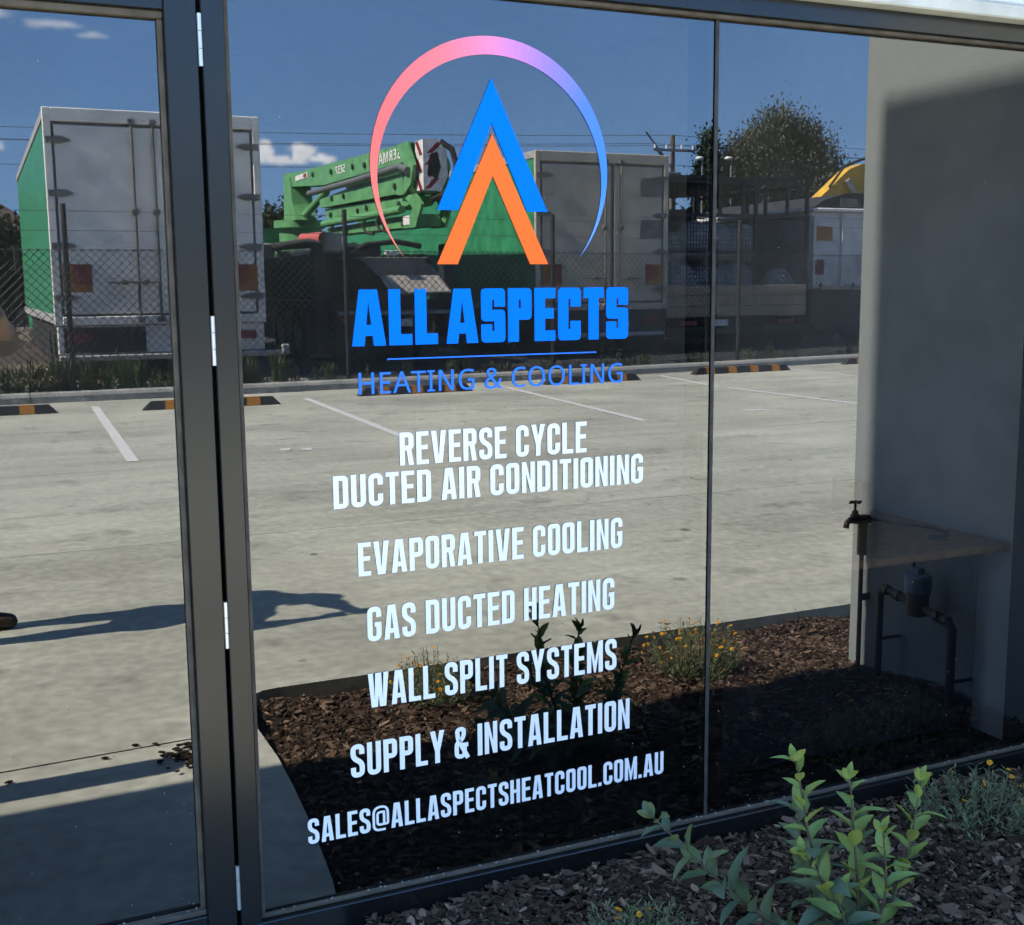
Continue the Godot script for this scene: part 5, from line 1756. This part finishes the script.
func excavator() -> void:
	var t := thing("excavator", "yellow excavator arm rising behind the white tipper truck", "excavator", V3(0.55, -0.1, 0))
	var z := 30.0
	var mb := MB.new()
	mb.prism(pv([[24.4, 3.75], [25.2, 4.35], [26.45, 5.36], [27.0, 5.56], [27.7, 5.5], [28.7, 5.0], [30.6, 3.4], [31.2, 2.4], [30.5, 2.2], [29.8, 3.1], [28.3, 4.25], [27.4, 4.55], [26.6, 4.45], [25.4, 3.95], [24.6, 3.4]]), V3(0, 0, z), V3(1, 0, 0), V3(0, 1, 0), V3(0, 0, 0.5))
	part(t, "boom", mb, M.digger_yellow)
	var st := MB.new()
	st.prism(pv([[24.3, 4.0], [24.8, 3.9], [25.0, 3.2], [24.4, 1.6], [24.1, 1.7]]), V3(0, 0, z + 0.08), V3(1, 0, 0), V3(0, 1, 0), V3(0, 0, 0.34))
	part(t, "stick", st, M.digger_yellow)
	var bk := MB.new()
	bk.prism(pv([[24.5, 1.8], [24.0, 1.7], [23.7, 1.2], [23.9, 0.7], [24.5, 0.6], [24.7, 1.1]]), V3(0, 0, z - 0.2), V3(1, 0, 0), V3(0, 1, 0), V3(0, 0, 0.9))
	part(t, "bucket", bk, M.chassis_black)
	one_tube(t, "ram", [V3(26.3, 5.0, z - 0.08), V3(26.9, 4.3, z - 0.08)], 0.1, M.trim_pale, 10)
	one_tube(t, "ram", [V3(26.9, 4.3, z - 0.08), V3(28.4, 2.7, z - 0.08)], 0.14, M.digger_yellow, 10)
	one_tube(t, "hose", [V3(25.6, 4.75, z - 0.06), V3(26.2, 5.45, z - 0.06), V3(27.0, 5.72, z - 0.06), V3(27.6, 5.66, z - 0.06), V3(28.0, 5.3, z - 0.1)], 0.045, M.rubber, 8)
	one_tube(t, "hose", [V3(27.5, 5.4, z - 0.08), V3(27.3, 5.0, z - 0.12), V3(27.55, 4.6, z - 0.1)], 0.05, M.rubber, 8)
	one_box(t, "cab", V3(29.6, 1.3, z - 1.3), V3(31.4, 3.2, z - 0.1), M.digger_yellow, 0.08)
	one_box(t, "engine_house", V3(30.0, 1.2, z + 0.55), V3(33.6, 2.5, z + 1.8), M.digger_yellow, 0.1)
	one_box(t, "engine_house", V3(31.45, 1.2, z - 1.3), V3(33.6, 2.4, z + 0.54), M.digger_yellow, 0.1)
	for s in [-1.3, 1.0]:
		var tr := MB.new()
		tr.prism(pv([[29.2, 0.3], [28.9, 0.0], [29.1, -0.28], [33.2, -0.28], [33.5, 0.0], [33.2, 0.4], [29.5, 0.42]]), V3(0, 0.1, z + s), V3(1, 0, 0), V3(0, 1, 0), V3(0, 0, 0.6))
		part(t, "track", tr, M.chassis_black)
	one_box(t, "under_carriage", V3(29.8, 0.2, z - 0.7), V3(32.6, 1.19, z + 1.0), M.chassis_black)

func build_trucks() -> void:
	box_truck("green sided box truck with pale grey rear doors nearest the bay lines", 1.06, 4.1, 15.9, 11.0, 0.96, 4.03, M.door_grey, false)
	box_truck("green sided box truck with dull beige rear doors beyond the pump boom", 9.72, 12.6, 18.0, 11.5, 1.0, 3.98, M.door_beige, true)
	pump_truck()
	cage_truck()
	tipper()
	excavator()

# ------------------------------------------------------------------ beyond the yard
func tree(called: String, label: String, base: Vector3, blobs: Array, leaves: int, size: float, droop: float, m: Material, trunk: float, seed_: int) -> void:
	var r := RandomNumberGenerator.new()
	r.seed = seed_
	var t := thing(called, label, "tree", base)
	var tb := MB.new()
	var top: Vector3 = blobs[0][0] * V3(0.6, 0.85, 0.6)
	tb.tube([Vector3.ZERO - V3(0, 0.6, 0), top * 0.35 + V3(trunk * 0.4, 0, 0), top * 0.7, top], [trunk, trunk * 0.8, trunk * 0.55, trunk * 0.2], 8)
	for b in blobs:
		var c: Vector3 = b[0]
		tb.tube([top * clampf(c.y / maxf(top.y, 0.1) * 0.55, 0.2, 0.8), c * V3(0.7, 0.9, 0.7), c], [trunk * 0.4, trunk * 0.25, trunk * 0.08], 6)
	part(t, "trunk", tb, M.bark)
	var cr := MB.new()
	var vol := 0.0
	for b in blobs:
		vol += (b[1] as Vector3).x * (b[1] as Vector3).y
	for b in blobs:
		var rad: Vector3 = b[1]
		var n := int(leaves * rad.x * rad.y / vol)
		# twigs first, then leaves gathered about each twig end
		var twigs := maxi(6, n / 22)
		for q in twigs:
			var d := V3(r.randfn(), r.randfn(), r.randfn()).normalized()
			var p: Vector3 = b[0] + d * rad * pow(r.randf(), 0.38)
			var cl := size * r.randf_range(1.6, 3.2)
			var shade := r.randf_range(0.65, 1.25)
			for k in n / twigs:
				var o := p + V3(r.randfn(), r.randfn() * (0.8 + droop), r.randfn()) * cl * 0.5
				var dir := V3(r.randfn(), r.randfn() - droop * 1.6, r.randfn()).normalized()
				var sd := dir.cross(V3(r.randfn(), r.randfn(), r.randfn())).normalized()
				var l := size * r.randf_range(0.6, 1.3)
				var w := l * lerpf(0.6, 0.42, droop)
				var g := shade * r.randf_range(0.8, 1.2)
				cr.col = Color(g, g * r.randf_range(0.95, 1.05), g * r.randf_range(0.8, 1.1))
				cr.tri(o, o + dir * l * 0.5 + sd * w * 0.5, o + dir * l, sd.cross(dir))
				cr.tri(o, o + dir * l * 0.5 - sd * w * 0.5, o + dir * l, sd.cross(dir))
	part(t, "crown", cr, m)

func build_background() -> void:
	tree("gum_tree", "tall grey green gum tree with gaps in its crown behind the mesh cage truck", V3(35.4, 0, 45), [
		[V3(0.0, 8.7, 0), V3(0.9, 1.0, 0.9)], [V3(-1.0, 8.2, 0.3), V3(0.9, 0.8, 0.9)], [V3(1.2, 8.4, 0), V3(0.9, 0.9, 0.9)], [V3(-1.9, 7.4, 0), V3(1.0, 0.9, 1.0)], [V3(0.1, 7.4, 0.3), V3(1.3, 1.0, 1.3)], [V3(1.9, 7.5, -0.2), V3(0.9, 1.0, 1.0)], [V3(-2.8, 6.6, 0), V3(0.8, 0.9, 0.8)],
		[V3(-3.3, 6.0, 0), V3(0.8, 0.9, 0.8)], [V3(2.8, 6.6, 0), V3(0.8, 0.9, 0.9)], [V3(3.5, 5.7, 0), V3(0.8, 0.9, 0.9)], [V3(-1.2, 6.1, 0), V3(1.6, 1.2, 1.3)], [V3(1.4, 6.1, 0), V3(1.6, 1.2, 1.3)], [V3(0.0, 4.4, 0), V3(3.0, 1.3, 1.6)], [V3(-2.4, 3.0, 0), V3(1.8, 1.3, 1.4)], [V3(1.9, 2.8, 0), V3(1.9, 1.3, 1.4)]], 62000, 0.19, 0.8, M.leaf_gum, 0.32, 41)
	tree("cypress_tree", "narrow dark cypress beside the tall gum tree", V3(31.2, 0, 45), [[V3(0, 4.6, 0), V3(0.75, 2.2, 0.75)], [V3(0.1, 6.6, 0), V3(0.4, 1.5, 0.4)], [V3(0.15, 7.9, 0), V3(0.2, 0.9, 0.2)], [V3(-0.4, 3.4, 0), V3(0.8, 1.6, 0.7)]], 20000, 0.18, 0.0, M.leaf_dark, 0.15, 42)
	tree("broad_tree", "dark bushy tree beside the brick house behind the earth mound", V3(-1.2, 0, 38), [[V3(0.5, 2.9, 0), V3(1.9, 1.3, 1.5)], [V3(-1.6, 3.1, 0), V3(1.9, 1.4, 1.5)], [V3(2.0, 2.6, 0.2), V3(1.1, 1.1, 1.1)], [V3(0.6, 1.4, 0), V3(2.4, 1.2, 1.5)]], 26000, 0.2, 0.2, M.leaf_dark, 0.25, 43)
	tree("small_tree", "small round tree showing over the carrier of the pump truck", V3(12.3, 0, 50), [[V3(0, 3.7, 0), V3(1.3, 1.1, 1.2)], [V3(1.0, 3.4, 0), V3(1.0, 0.9, 1.0)], [V3(-0.9, 3.1, 0), V3(0.9, 0.8, 0.9)]], 7000, 0.3, 0.2, M.leaf_dark, 0.15, 44)
	tree("low_tree", "low dark tree filling the gap beneath the power pole", V3(29.5, 0, 48), [[V3(0, 4.4, 0), V3(1.4, 1.4, 1.2)], [V3(-1.4, 3.6, 0), V3(1.4, 1.2, 1.2)]], 7000, 0.3, 0.3, M.leaf_dark, 0.15, 45)
	# house
	var h := thing("brick_house", "brick house with dark tiled hip roof behind the bushy tree", "house", V3(-2.5, 0, 62))
	one_box(h, "wall", V3(-6, -0.3, -4), V3(5.4, 4.1, 4), M.brick_wall)
	var rf := MB.new()
	var e := [V3(-6.6, 4.05, -4.6), V3(6.0, 4.05, -4.6), V3(6.0, 4.05, 4.6), V3(-6.6, 4.05, 4.6)]
	var ra := V3(-3.0, 6.2, 0)
	var rb := V3(3.4, 6.2, 0)
	rf.quad(e[0], e[1], rb, ra, V3(0, 1, -1))
	rf.quad(e[3], e[2], rb, ra, V3(0, 1, 1))
	rf.tri(e[1], e[2], rb, V3(1, 1, 0))
	rf.tri(e[0], e[3], ra, V3(-1, 1, 0))
	rf.quad(e[0], e[1], e[2], e[3], Vector3.DOWN)
	part(h, "roof", rf, M.roof_tile)
	for x in [-4.5, -1.5, 2.5]:
		var wn := one_box(h, "window", V3(x, 1.4, -4.06), V3(x + 1.6, 2.8, -4.001), M.black_plastic)
		one_box(wn, "window_frame", V3(x - 0.08, 1.3, -4.05), V3(x - 0.001, 2.88, -4.0), M.print_white)
	# earth mound
	var em := MB.new()
	var f := FastNoiseLite.new()
	f.seed = 12
	f.frequency = 0.9
	f.fractal_octaves = 4
	var nn := 46
	var gy := func(u: float, w: float) -> float:
		return maxf(0.0, 1.75 * exp(-(u * u) / 14.0 - (w * w) / 3.2) - 0.05) + 0.28 * f.get_noise_2d(u * 2.0, w * 2.0) * exp(-(u * u) / 16.0 - w * w / 5.0)
	for i in nn:
		for k in nn:
			var p := []
			for q in [[i, k], [i + 1, k], [i + 1, k + 1], [i, k + 1]]:
				var u: float = lerpf(-7.0, 7.0, q[0] / float(nn))
				var w: float = lerpf(-4.0, 4.0, q[1] / float(nn))
				p.append(V3(-3.4 + u, 0.04 + gy.call(u, w), 24 + w))
			em.quad(p[0], p[1], p[2], p[3], Vector3.UP)
	struct("earth_mound", em, worn(mat("mound_earth", 0.1, 0.08, 0.065, 0.95), M.fine, 0.6, M.bump, 1.2))
	# power pole, lamps, wires
	var pp := thing("power_pole", "timber power pole with steel crossarm behind the beige doored truck", "pole", V3(29.4, 0, 45))
	one_tube(pp, "pole", [V3(0, -0.5, 0), V3(0, 8.2, 0)], [0.16, 0.11], M.timber_pole, 10)
	one_box(pp, "crossarm", V3(-1.1, 7.48, -0.18), V3(1.1, 7.6, -0.08), M.galv, 0.01)
	one_tube(pp, "brace", [V3(-0.9, 7.5, -0.14), V3(0, 6.6, -0.14)], 0.04, M.galv, 6)
	one_tube(pp, "brace", [V3(-1.5, 8.3, -0.14), V3(-0.3, 7.0, -0.14)], 0.04, M.galv, 6)
	for x in [-1.0, -0.4, 0.4, 1.0]:
		one_tube(pp, "insulator", [V3(x, 7.6, -0.13), V3(x, 7.78, -0.13)], 0.05, M.print_white, 8)
	one_box(pp, "transformer_box", V3(-0.7, 6.1, -0.45), V3(0.2, 6.55, -0.12), M.galv, 0.03)
	var far := thing("power_pole", "far timber power pole carrying the wires past the house", "pole", V3(-30, 0, 58))
	one_tube(far, "pole", [V3(0, -0.5, 0), V3(0, 9.2, 0)], [0.16, 0.11], M.timber_pole, 10)
	one_box(far, "crossarm", V3(-1.1, 8.4, -0.06), V3(1.1, 8.52, 0.06), M.galv, 0.01)
	var pt := thing("power_pole", "timber power pole beyond the excavator", "pole", V3(78, 0, 46))
	one_tube(pt, "pole", [V3(0, -0.5, 0), V3(0, 9.2, 0)], [0.16, 0.11], M.timber_pole, 10)
	one_box(pt, "crossarm", V3(-1.1, 8.4, -0.06), V3(1.1, 8.52, 0.06), M.galv, 0.01)
	for q in [[-1.0, 8.5, 7.8], [1.0, 8.5, 7.8], [0.0, 9.1, 8.2], [-0.4, 7.4, 6.9]]:
		for s in [[V3(-30 + q[0], q[1], 58), V3(29.4 + q[0], q[2], 44.87)], [V3(29.4 + q[0], q[2], 44.87), V3(78 + q[0], q[1], 46)]]:
			var path := []
			for k in 17:
				var u := k / 16.0
				path.append((s[0] as Vector3).lerp(s[1], u) - V3(0, 4.0 * 0.55 * u * (1 - u), 0))
			var mb := MB.new()
			mb.tube(path, 0.011, 4, false)
			tag(part(self, "power_line", mb, M.wire), "thin overhead power line strung between timber poles", "power line", "overhead power lines")
	for q in [[30.2, 7.2, "street lamp standing between the power pole and the cypress"], [31.75, 7.25, "street lamp standing between the cypress and the gum tree"]]:
		var lp := thing("street_lamp", q[2], "street lamp", V3(q[0], 0, 44), 0.0, "street lamps by the cypress")
		one_tube(lp, "post", [V3(0.15, -0.5, 0), V3(0.15, 7.2, 0)], [0.07, 0.05], M.galv, 8)
		var dm := MB.new()
		dm.ball(V3(0, q[1] - 0.08, 0), V3(0.2, 0.1, 0.15), 6, 12)
		part(lp, "lamp_head", dm, M.print_white)
	# weeds along the kerb
	var r := RandomNumberGenerator.new()
	r.seed = 99
	var wd := MB.new()
	for i in 420:
		var x := r.randf_range(-9.0, 22.0)
		if r.randf() < 0.55:
			x = r.randf_range(-2.0, 4.2)
		var z := kerb_z(x) + 0.24 + absf(r.randfn(0.0, 0.3))
		var tall := r.randf_range(0.08, 0.42) * (1.25 if x < 4.2 else 0.7)
		var green := r.randf_range(0.6, 1.2)
		for k in r.randi_range(5, 11):
			var a := r.randf() * TAU
			var lean := V3(cos(a), 0, sin(a)) * r.randf_range(0.05, 0.35) * tall
			var b0 := V3(x + r.randfn() * 0.04, 0.09, z + r.randfn() * 0.04)
			var sd := V3(-sin(a), 0, cos(a)) * r.randf_range(0.005, 0.012)
			wd.col = Color(green * r.randf_range(0.8, 1.3), green, green * 0.8)
			var m1 := b0 + lean * 0.4 + V3(0, tall * 0.6, 0)
			var tp := b0 + lean + V3(0, tall * r.randf_range(0.8, 1.1), 0)
			wd.tri(b0 - sd, b0 + sd, m1, V3(0, 0.2, -1))
			wd.tri(m1 - sd * 1.3, m1 + sd * 1.3, tp, V3(0, 0.2, -1))
			for j in 7:
				var p := b0.lerp(tp, r.randf_range(0.3, 1.0))
				var ld := V3(r.randfn(), r.randfn() * 0.6 + 0.3, r.randfn()).normalized() * r.randf_range(0.03, 0.07)
				wd.tri(p, p + ld * 0.6 + sd * 1.6, p + ld, V3(0, 1, -0.5))
	var wo := part(self, "weeds", wd, M.leaf_weed)
	wo.set_meta("kind", "stuff")
	tag(wo, "straggly weeds growing along the back of the kerb", "weeds")
	# gravel strewn behind the kerb
	var st := MB.new()
	st.box(Vector3.ZERO, V3(1, 0.7, 0.85), 0.25)
	var mm := MultiMesh.new()
	mm.transform_format = MultiMesh.TRANSFORM_3D
	mm.mesh = st.mesh()
	mm.instance_count = 2600
	for i in 2600:
		var x := r.randf_range(-9.0, 4.6)
		var z := kerb_z(x) + 0.22 + absf(r.randfn(0.0, 0.9))
		var s := r.randf_range(0.02, 0.06)
		mm.set_instance_transform(i, Transform3D(Basis(V3(r.randfn(), r.randfn(), r.randfn()).normalized(), r.randf() * TAU).scaled_local(V3(s, s, s)), V3(x, verge_y(x, z) + s * 0.2, z)))
	var go := MultiMeshInstance3D.new()
	go.name = "gravel"
	go.multimesh = mm
	go.material_override = M.kerb_concrete
	go.set_meta("kind", "stuff")
	add_child(go)
	tag(go, "loose grey gravel behind the kerb under the fence", "gravel")

# ------------------------------------------------------------------ the photographer
# bones are [a, radius, b, radius, colour index]; joined by a smooth minimum and meshed as surface nets
func nets(bones: Array, cell: float, k: float, colors: Array, mb: MB) -> void:
	var lo := Vector3.ONE * 1e9
	var hi := -lo
	for b in bones:
		for e in [[b[0], b[1]], [b[2], b[3]]]:
			lo = lo.min((e[0] as Vector3) - Vector3.ONE * (e[1] + cell * 4))
			hi = hi.max((e[0] as Vector3) + Vector3.ONE * (e[1] + cell * 4))
	var n := Vector3i(((hi - lo) / cell).ceil()) + Vector3i.ONE
	var sum := PackedFloat32Array()
	sum.resize(n.x * n.y * n.z)
	var best := PackedFloat32Array()
	best.resize(sum.size())
	best.fill(1e9)
	var who := PackedInt32Array()
	who.resize(sum.size())
	var reach := 2.6 / k + cell * 2.0
	for bi in bones.size():
		var b: Array = bones[bi]
		var a: Vector3 = b[0]
		var c: Vector3 = b[2]
		var ra: float = b[1]
		var rc: float = b[3]
		var mr := maxf(ra, rc) + reach
		var i0 := Vector3i(((a.min(c) - Vector3.ONE * mr - lo) / cell).floor()).clamp(Vector3i.ZERO, n - Vector3i.ONE)
		var i1 := Vector3i(((a.max(c) + Vector3.ONE * mr - lo) / cell).ceil()).clamp(Vector3i.ZERO, n - Vector3i.ONE)
		var ab := c - a
		var l2 := maxf(ab.length_squared(), 1e-9)
		for z in range(i0.z, i1.z + 1):
			for y in range(i0.y, i1.y + 1):
				var row := (z * n.y + y) * n.x
				for x in range(i0.x, i1.x + 1):
					var p := lo + Vector3(x, y, z) * cell
					var t := clampf((p - a).dot(ab) / l2, 0.0, 1.0)
					var d := (p - a - ab * t).length() - lerpf(ra, rc, t)
					if d > reach:
						continue
					sum[row + x] += exp(-k * d)
					if d < best[row + x]:
						best[row + x] = d
						who[row + x] = b[4]
	var val := PackedFloat32Array()
	val.resize(sum.size())
	for i in sum.size():
		val[i] = -log(sum[i]) / k if sum[i] > 1e-6 else reach
	var index := PackedInt32Array()
	index.resize(sum.size())
	index.fill(-1)
	var verts := PackedVector3Array()
	var cols := PackedInt32Array()
	var off := [0, 1, n.x, n.x + 1, n.x * n.y, n.x * n.y + 1, n.x * n.y + n.x, n.x * n.y + n.x + 1]
	var edges := [[0, 1], [2, 3], [4, 5], [6, 7], [0, 2], [1, 3], [4, 6], [5, 7], [0, 4], [1, 5], [2, 6], [3, 7]]
	for z in n.z - 1:
		for y in n.y - 1:
			for x in n.x - 1:
				var at := (z * n.y + y) * n.x + x
				var inside := 0
				for q in 8:
					if val[at + off[q]] < 0.0:
						inside += 1
				if inside == 0 or inside == 8:
					continue
				var s := Vector3.ZERO
				var cnt := 0
				for e in edges:
					var v0 := val[at + off[e[0]]]
					var v1 := val[at + off[e[1]]]
					if (v0 < 0.0) != (v1 < 0.0):
						var u := v0 / (v0 - v1)
						var p0 := Vector3(e[0] & 1, (e[0] >> 1) & 1, e[0] >> 2)
						var p1 := Vector3(e[1] & 1, (e[1] >> 1) & 1, e[1] >> 2)
						s += p0.lerp(p1, u)
						cnt += 1
				index[at] = verts.size()
				verts.append(lo + (Vector3(x, y, z) + s / cnt) * cell)
				cols.append(who[at])
	var faces := []
	var norm := PackedVector3Array()
	norm.resize(verts.size())
	var step := [1, n.x, n.x * n.y]
	for z in range(1, n.z - 1):
		for y in range(1, n.y - 1):
			for x in range(1, n.x - 1):
				var at := (z * n.y + y) * n.x + x
				for ax in 3:
					var v0 := val[at]
					var v1 := val[at + step[ax]]
					if (v0 < 0.0) == (v1 < 0.0):
						continue
					var u: int = step[(ax + 1) % 3]
					var w: int = step[(ax + 2) % 3]
					var q := [index[at], index[at - u], index[at - u - w], index[at - w]]
					if q.min() < 0:
						continue
					var g := (verts[q[1]] - verts[q[0]]).cross(verts[q[2]] - verts[q[0]])
					var dir := Vector3.ZERO
					dir[ax] = 1.0 if v0 < 0.0 else -1.0
					if g.dot(dir) < 0.0:
						g = -g
					for i in q:
						norm[i] += g
					faces.append(q)
	for q in faces:
		for t in [[0, 1, 2], [0, 2, 3]]:
			var p := []
			for i in t:
				p.append(q[i])
			mb.col = colors[cols[p[0]]]
			mb.tri_s(verts[p[0]], verts[p[1]], verts[p[2]], norm[p[0]].normalized(), norm[p[1]].normalized(), norm[p[2]].normalized())

func finger(bones: Array, root: Vector3, dirs: Array, lens: Array, r: float) -> void:
	var p := root
	for i in dirs.size():
		var q: Vector3 = p + (dirs[i] as Vector3).normalized() * lens[i]
		bones.append([p, r * (1.0 - 0.1 * i), q, r * (0.9 - 0.1 * i), 0])
		p = q

func build_person() -> void:
	var colors := [Color(0.5, 0.3, 0.21), Color(0.13, 0.105, 0.09), Color(0.03, 0.033, 0.045), Color(0.035, 0.022, 0.015)]
	var t := thing("person", "person in a brown shirt and dark trousers holding up a phone to the window", "person", V3(-0.28, 0, 2.88))
	var o := V3(-0.28, 0, 2.88)
	var at := func(x: float, y: float, z: float) -> Vector3: return V3(x, y, z) - o
	var mb := MB.new()
	var b := []
	# legs: right foot nearer the yard, left nearer the window; the body faces along +x and a little to the window
	var hipc: Vector3 = at.call(-0.33, 0.93, 2.86)
	for q in [[V3(-0.13, 0, 3.01), V3(-0.28, 0.93, 2.95), V3(-0.17, 0.5, 2.99)], [V3(-0.33, 0, 2.77), V3(-0.36, 0.93, 2.78), V3(-0.3, 0.5, 2.77)]]:
		var ft: Vector3 = q[0] - o
		var hp: Vector3 = q[1] - o
		var kn: Vector3 = q[2] - o
		b.append([hp, 0.092, kn, 0.062, 2])
		b.append([kn, 0.062, ft + V3(0.0, 0.1, 0), 0.045, 2])
		b.append([ft + V3(-0.01, 0.055, 0), 0.045, ft + V3(0.06, 0.045, -0.01), 0.043, 3])
		b.append([ft + V3(0.06, 0.045, -0.01), 0.042, ft + V3(0.18, 0.034, -0.03), 0.034, 3])
	b.append([hipc + V3(0.02, 0, 0.08), 0.115, hipc + V3(-0.02, 0, -0.08), 0.115, 2])
	var ch: Vector3 = at.call(-0.36, 1.28, 2.86)
	b.append([hipc + V3(0, 0.06, 0.03), 0.125, ch + V3(0.02, 0, 0.07), 0.125, 1])
	b.append([hipc + V3(0, 0.06, -0.03), 0.125, ch + V3(-0.02, 0, -0.07), 0.125, 1])
	var rs: Vector3 = at.call(-0.3, 1.4, 3.04)
	var ls: Vector3 = at.call(-0.4, 1.4, 2.68)
	b.append([rs, 0.07, ls, 0.07, 1])
	var head: Vector3 = at.call(-0.33, 1.6, 2.84)
	b.append([at.call(-0.36, 1.4, 2.86), 0.062, head + V3(-0.015, -0.08, 0.01), 0.055, 0])
	# arms
	var rh: Vector3 = at.call(0.085, 1.36, 2.545)
	var lh: Vector3 = at.call(-0.075, 1.36, 2.51)
	var re: Vector3 = at.call(0.1, 1.25, 2.82)
	var le: Vector3 = at.call(-0.27, 1.2, 2.5)
	b.append([rs, 0.062, re, 0.05, 1])
	b.append([re, 0.05, re.lerp(rh, 0.35), 0.047, 1])
	b.append([re.lerp(rh, 0.35), 0.04, rh, 0.028, 0])
	b.append([ls, 0.062, le, 0.05, 1])
	b.append([le, 0.05, le.lerp(lh, 0.35), 0.047, 1])
	b.append([le.lerp(lh, 0.35), 0.04, lh, 0.028, 0])
	nets(b, 0.014, 55.0, colors, mb)
	# head on a finer grid: skull, face, nose, brow, chin, ears
	var fd := V3(0.82, 0, -0.57)
	var sd := V3(0.57, 0, 0.82)
	var hb := []
	hb.append([head + V3(0, 0.03, 0) - fd * 0.02, 0.088, head + V3(0, 0.045, 0) + fd * 0.015, 0.082, 0])
	hb.append([head + V3(0, 0.01, 0) + fd * 0.02, 0.07, head - V3(0, 0.07, 0) + fd * 0.045, 0.045, 0])
	hb.append([head + V3(0, 0.01, 0) + fd * 0.09, 0.009, head - V3(0, 0.03, 0) + fd * 0.108, 0.014, 0])
	hb.append([head + V3(0, 0.022, 0) + fd * 0.082 + sd * 0.035, 0.012, head + V3(0, 0.022, 0) + fd * 0.082 - sd * 0.035, 0.012, 0])
	hb.append([head - V3(0, 0.06, 0) + fd * 0.083 + sd * 0.018, 0.008, head - V3(0, 0.06, 0) + fd * 0.083 - sd * 0.018, 0.008, 0])
	for s in [-1.0, 1.0]:
		hb.append([head + sd * s * 0.082 + V3(0, 0.015, 0), 0.01, head + sd * s * 0.088 - V3(0, 0.03, 0) - fd * 0.01, 0.009, 0])
	hb.append([head - V3(0, 0.05, 0) - fd * 0.01, 0.055, head - V3(0, 0.13, 0) - fd * 0.03, 0.052, 0])
	nets(hb, 0.006, 130.0, colors, mb)
	# hands closed on the edges of the phone
	for s in [1.0, -1.0]:
		var w: Vector3 = rh if s > 0 else lh
		var fb := []
		var pc: Vector3 = at.call(0.058 * s, 1.405, 2.535)
		fb.append([w, 0.027, pc, 0.026, 0])
		fb.append([pc + V3(0, 0.02, 0.006), 0.018, pc + V3(0, -0.03, 0.006), 0.02, 0])
		for k in 4:
			var y: float = [0.03, 0.01, -0.01, -0.028][k]
			var ln: float = [0.9, 1.0, 0.95, 0.78][k]
			finger(fb, pc + V3(0.004 * s, y, -0.004), [V3(0.25 * s, 0.1, -1), V3(-0.75 * s, 0.05, -0.65), V3(-1.0 * s, 0, 0.15)], [0.022 * ln, 0.022 * ln, 0.018 * ln], 0.0088)
		finger(fb, pc + V3(0, 0.018, 0.012), [V3(-0.35 * s, 0.7, 0.5), V3(-0.9 * s, 0.5, 0.05)], [0.032, 0.026], 0.0098)
		nets(fb, 0.004, 220.0, colors, mb)
	part(t, "body", mb, M.person_skin)
	var hr := MB.new()
	var hbn := []
	hbn.append([head + V3(0, 0.055, 0) - fd * 0.035, 0.088, head + V3(0, 0.075, 0) + fd * 0.02, 0.072, 0])
	hbn.append([head + V3(0, 0.02, 0) - fd * 0.05, 0.078, head - V3(0, 0.05, 0) - fd * 0.05, 0.06, 0])
	nets(hbn, 0.008, 120.0, [Color(0.03, 0.02, 0.014)], hr)
	part(t, "hair", hr, M.person_skin)
	for s in [-1.0, 1.0]:
		var ey := MB.new()
		ey.ball(head + V3(0, 0.004, 0) + fd * 0.083 + sd * s * 0.032, V3(0.011, 0.008, 0.011), 6, 10)
		part(t, "eye", ey, M.black_plastic)
	var ph := thing("phone", "dark phone held upright in both hands by the person", "phone", V3(0, 1.412, 2.526))
	one_box(ph, "phone_case", V3(-0.038, -0.078, -0.004), V3(0.038, 0.078, 0.004), M.black_plastic, 0.003)
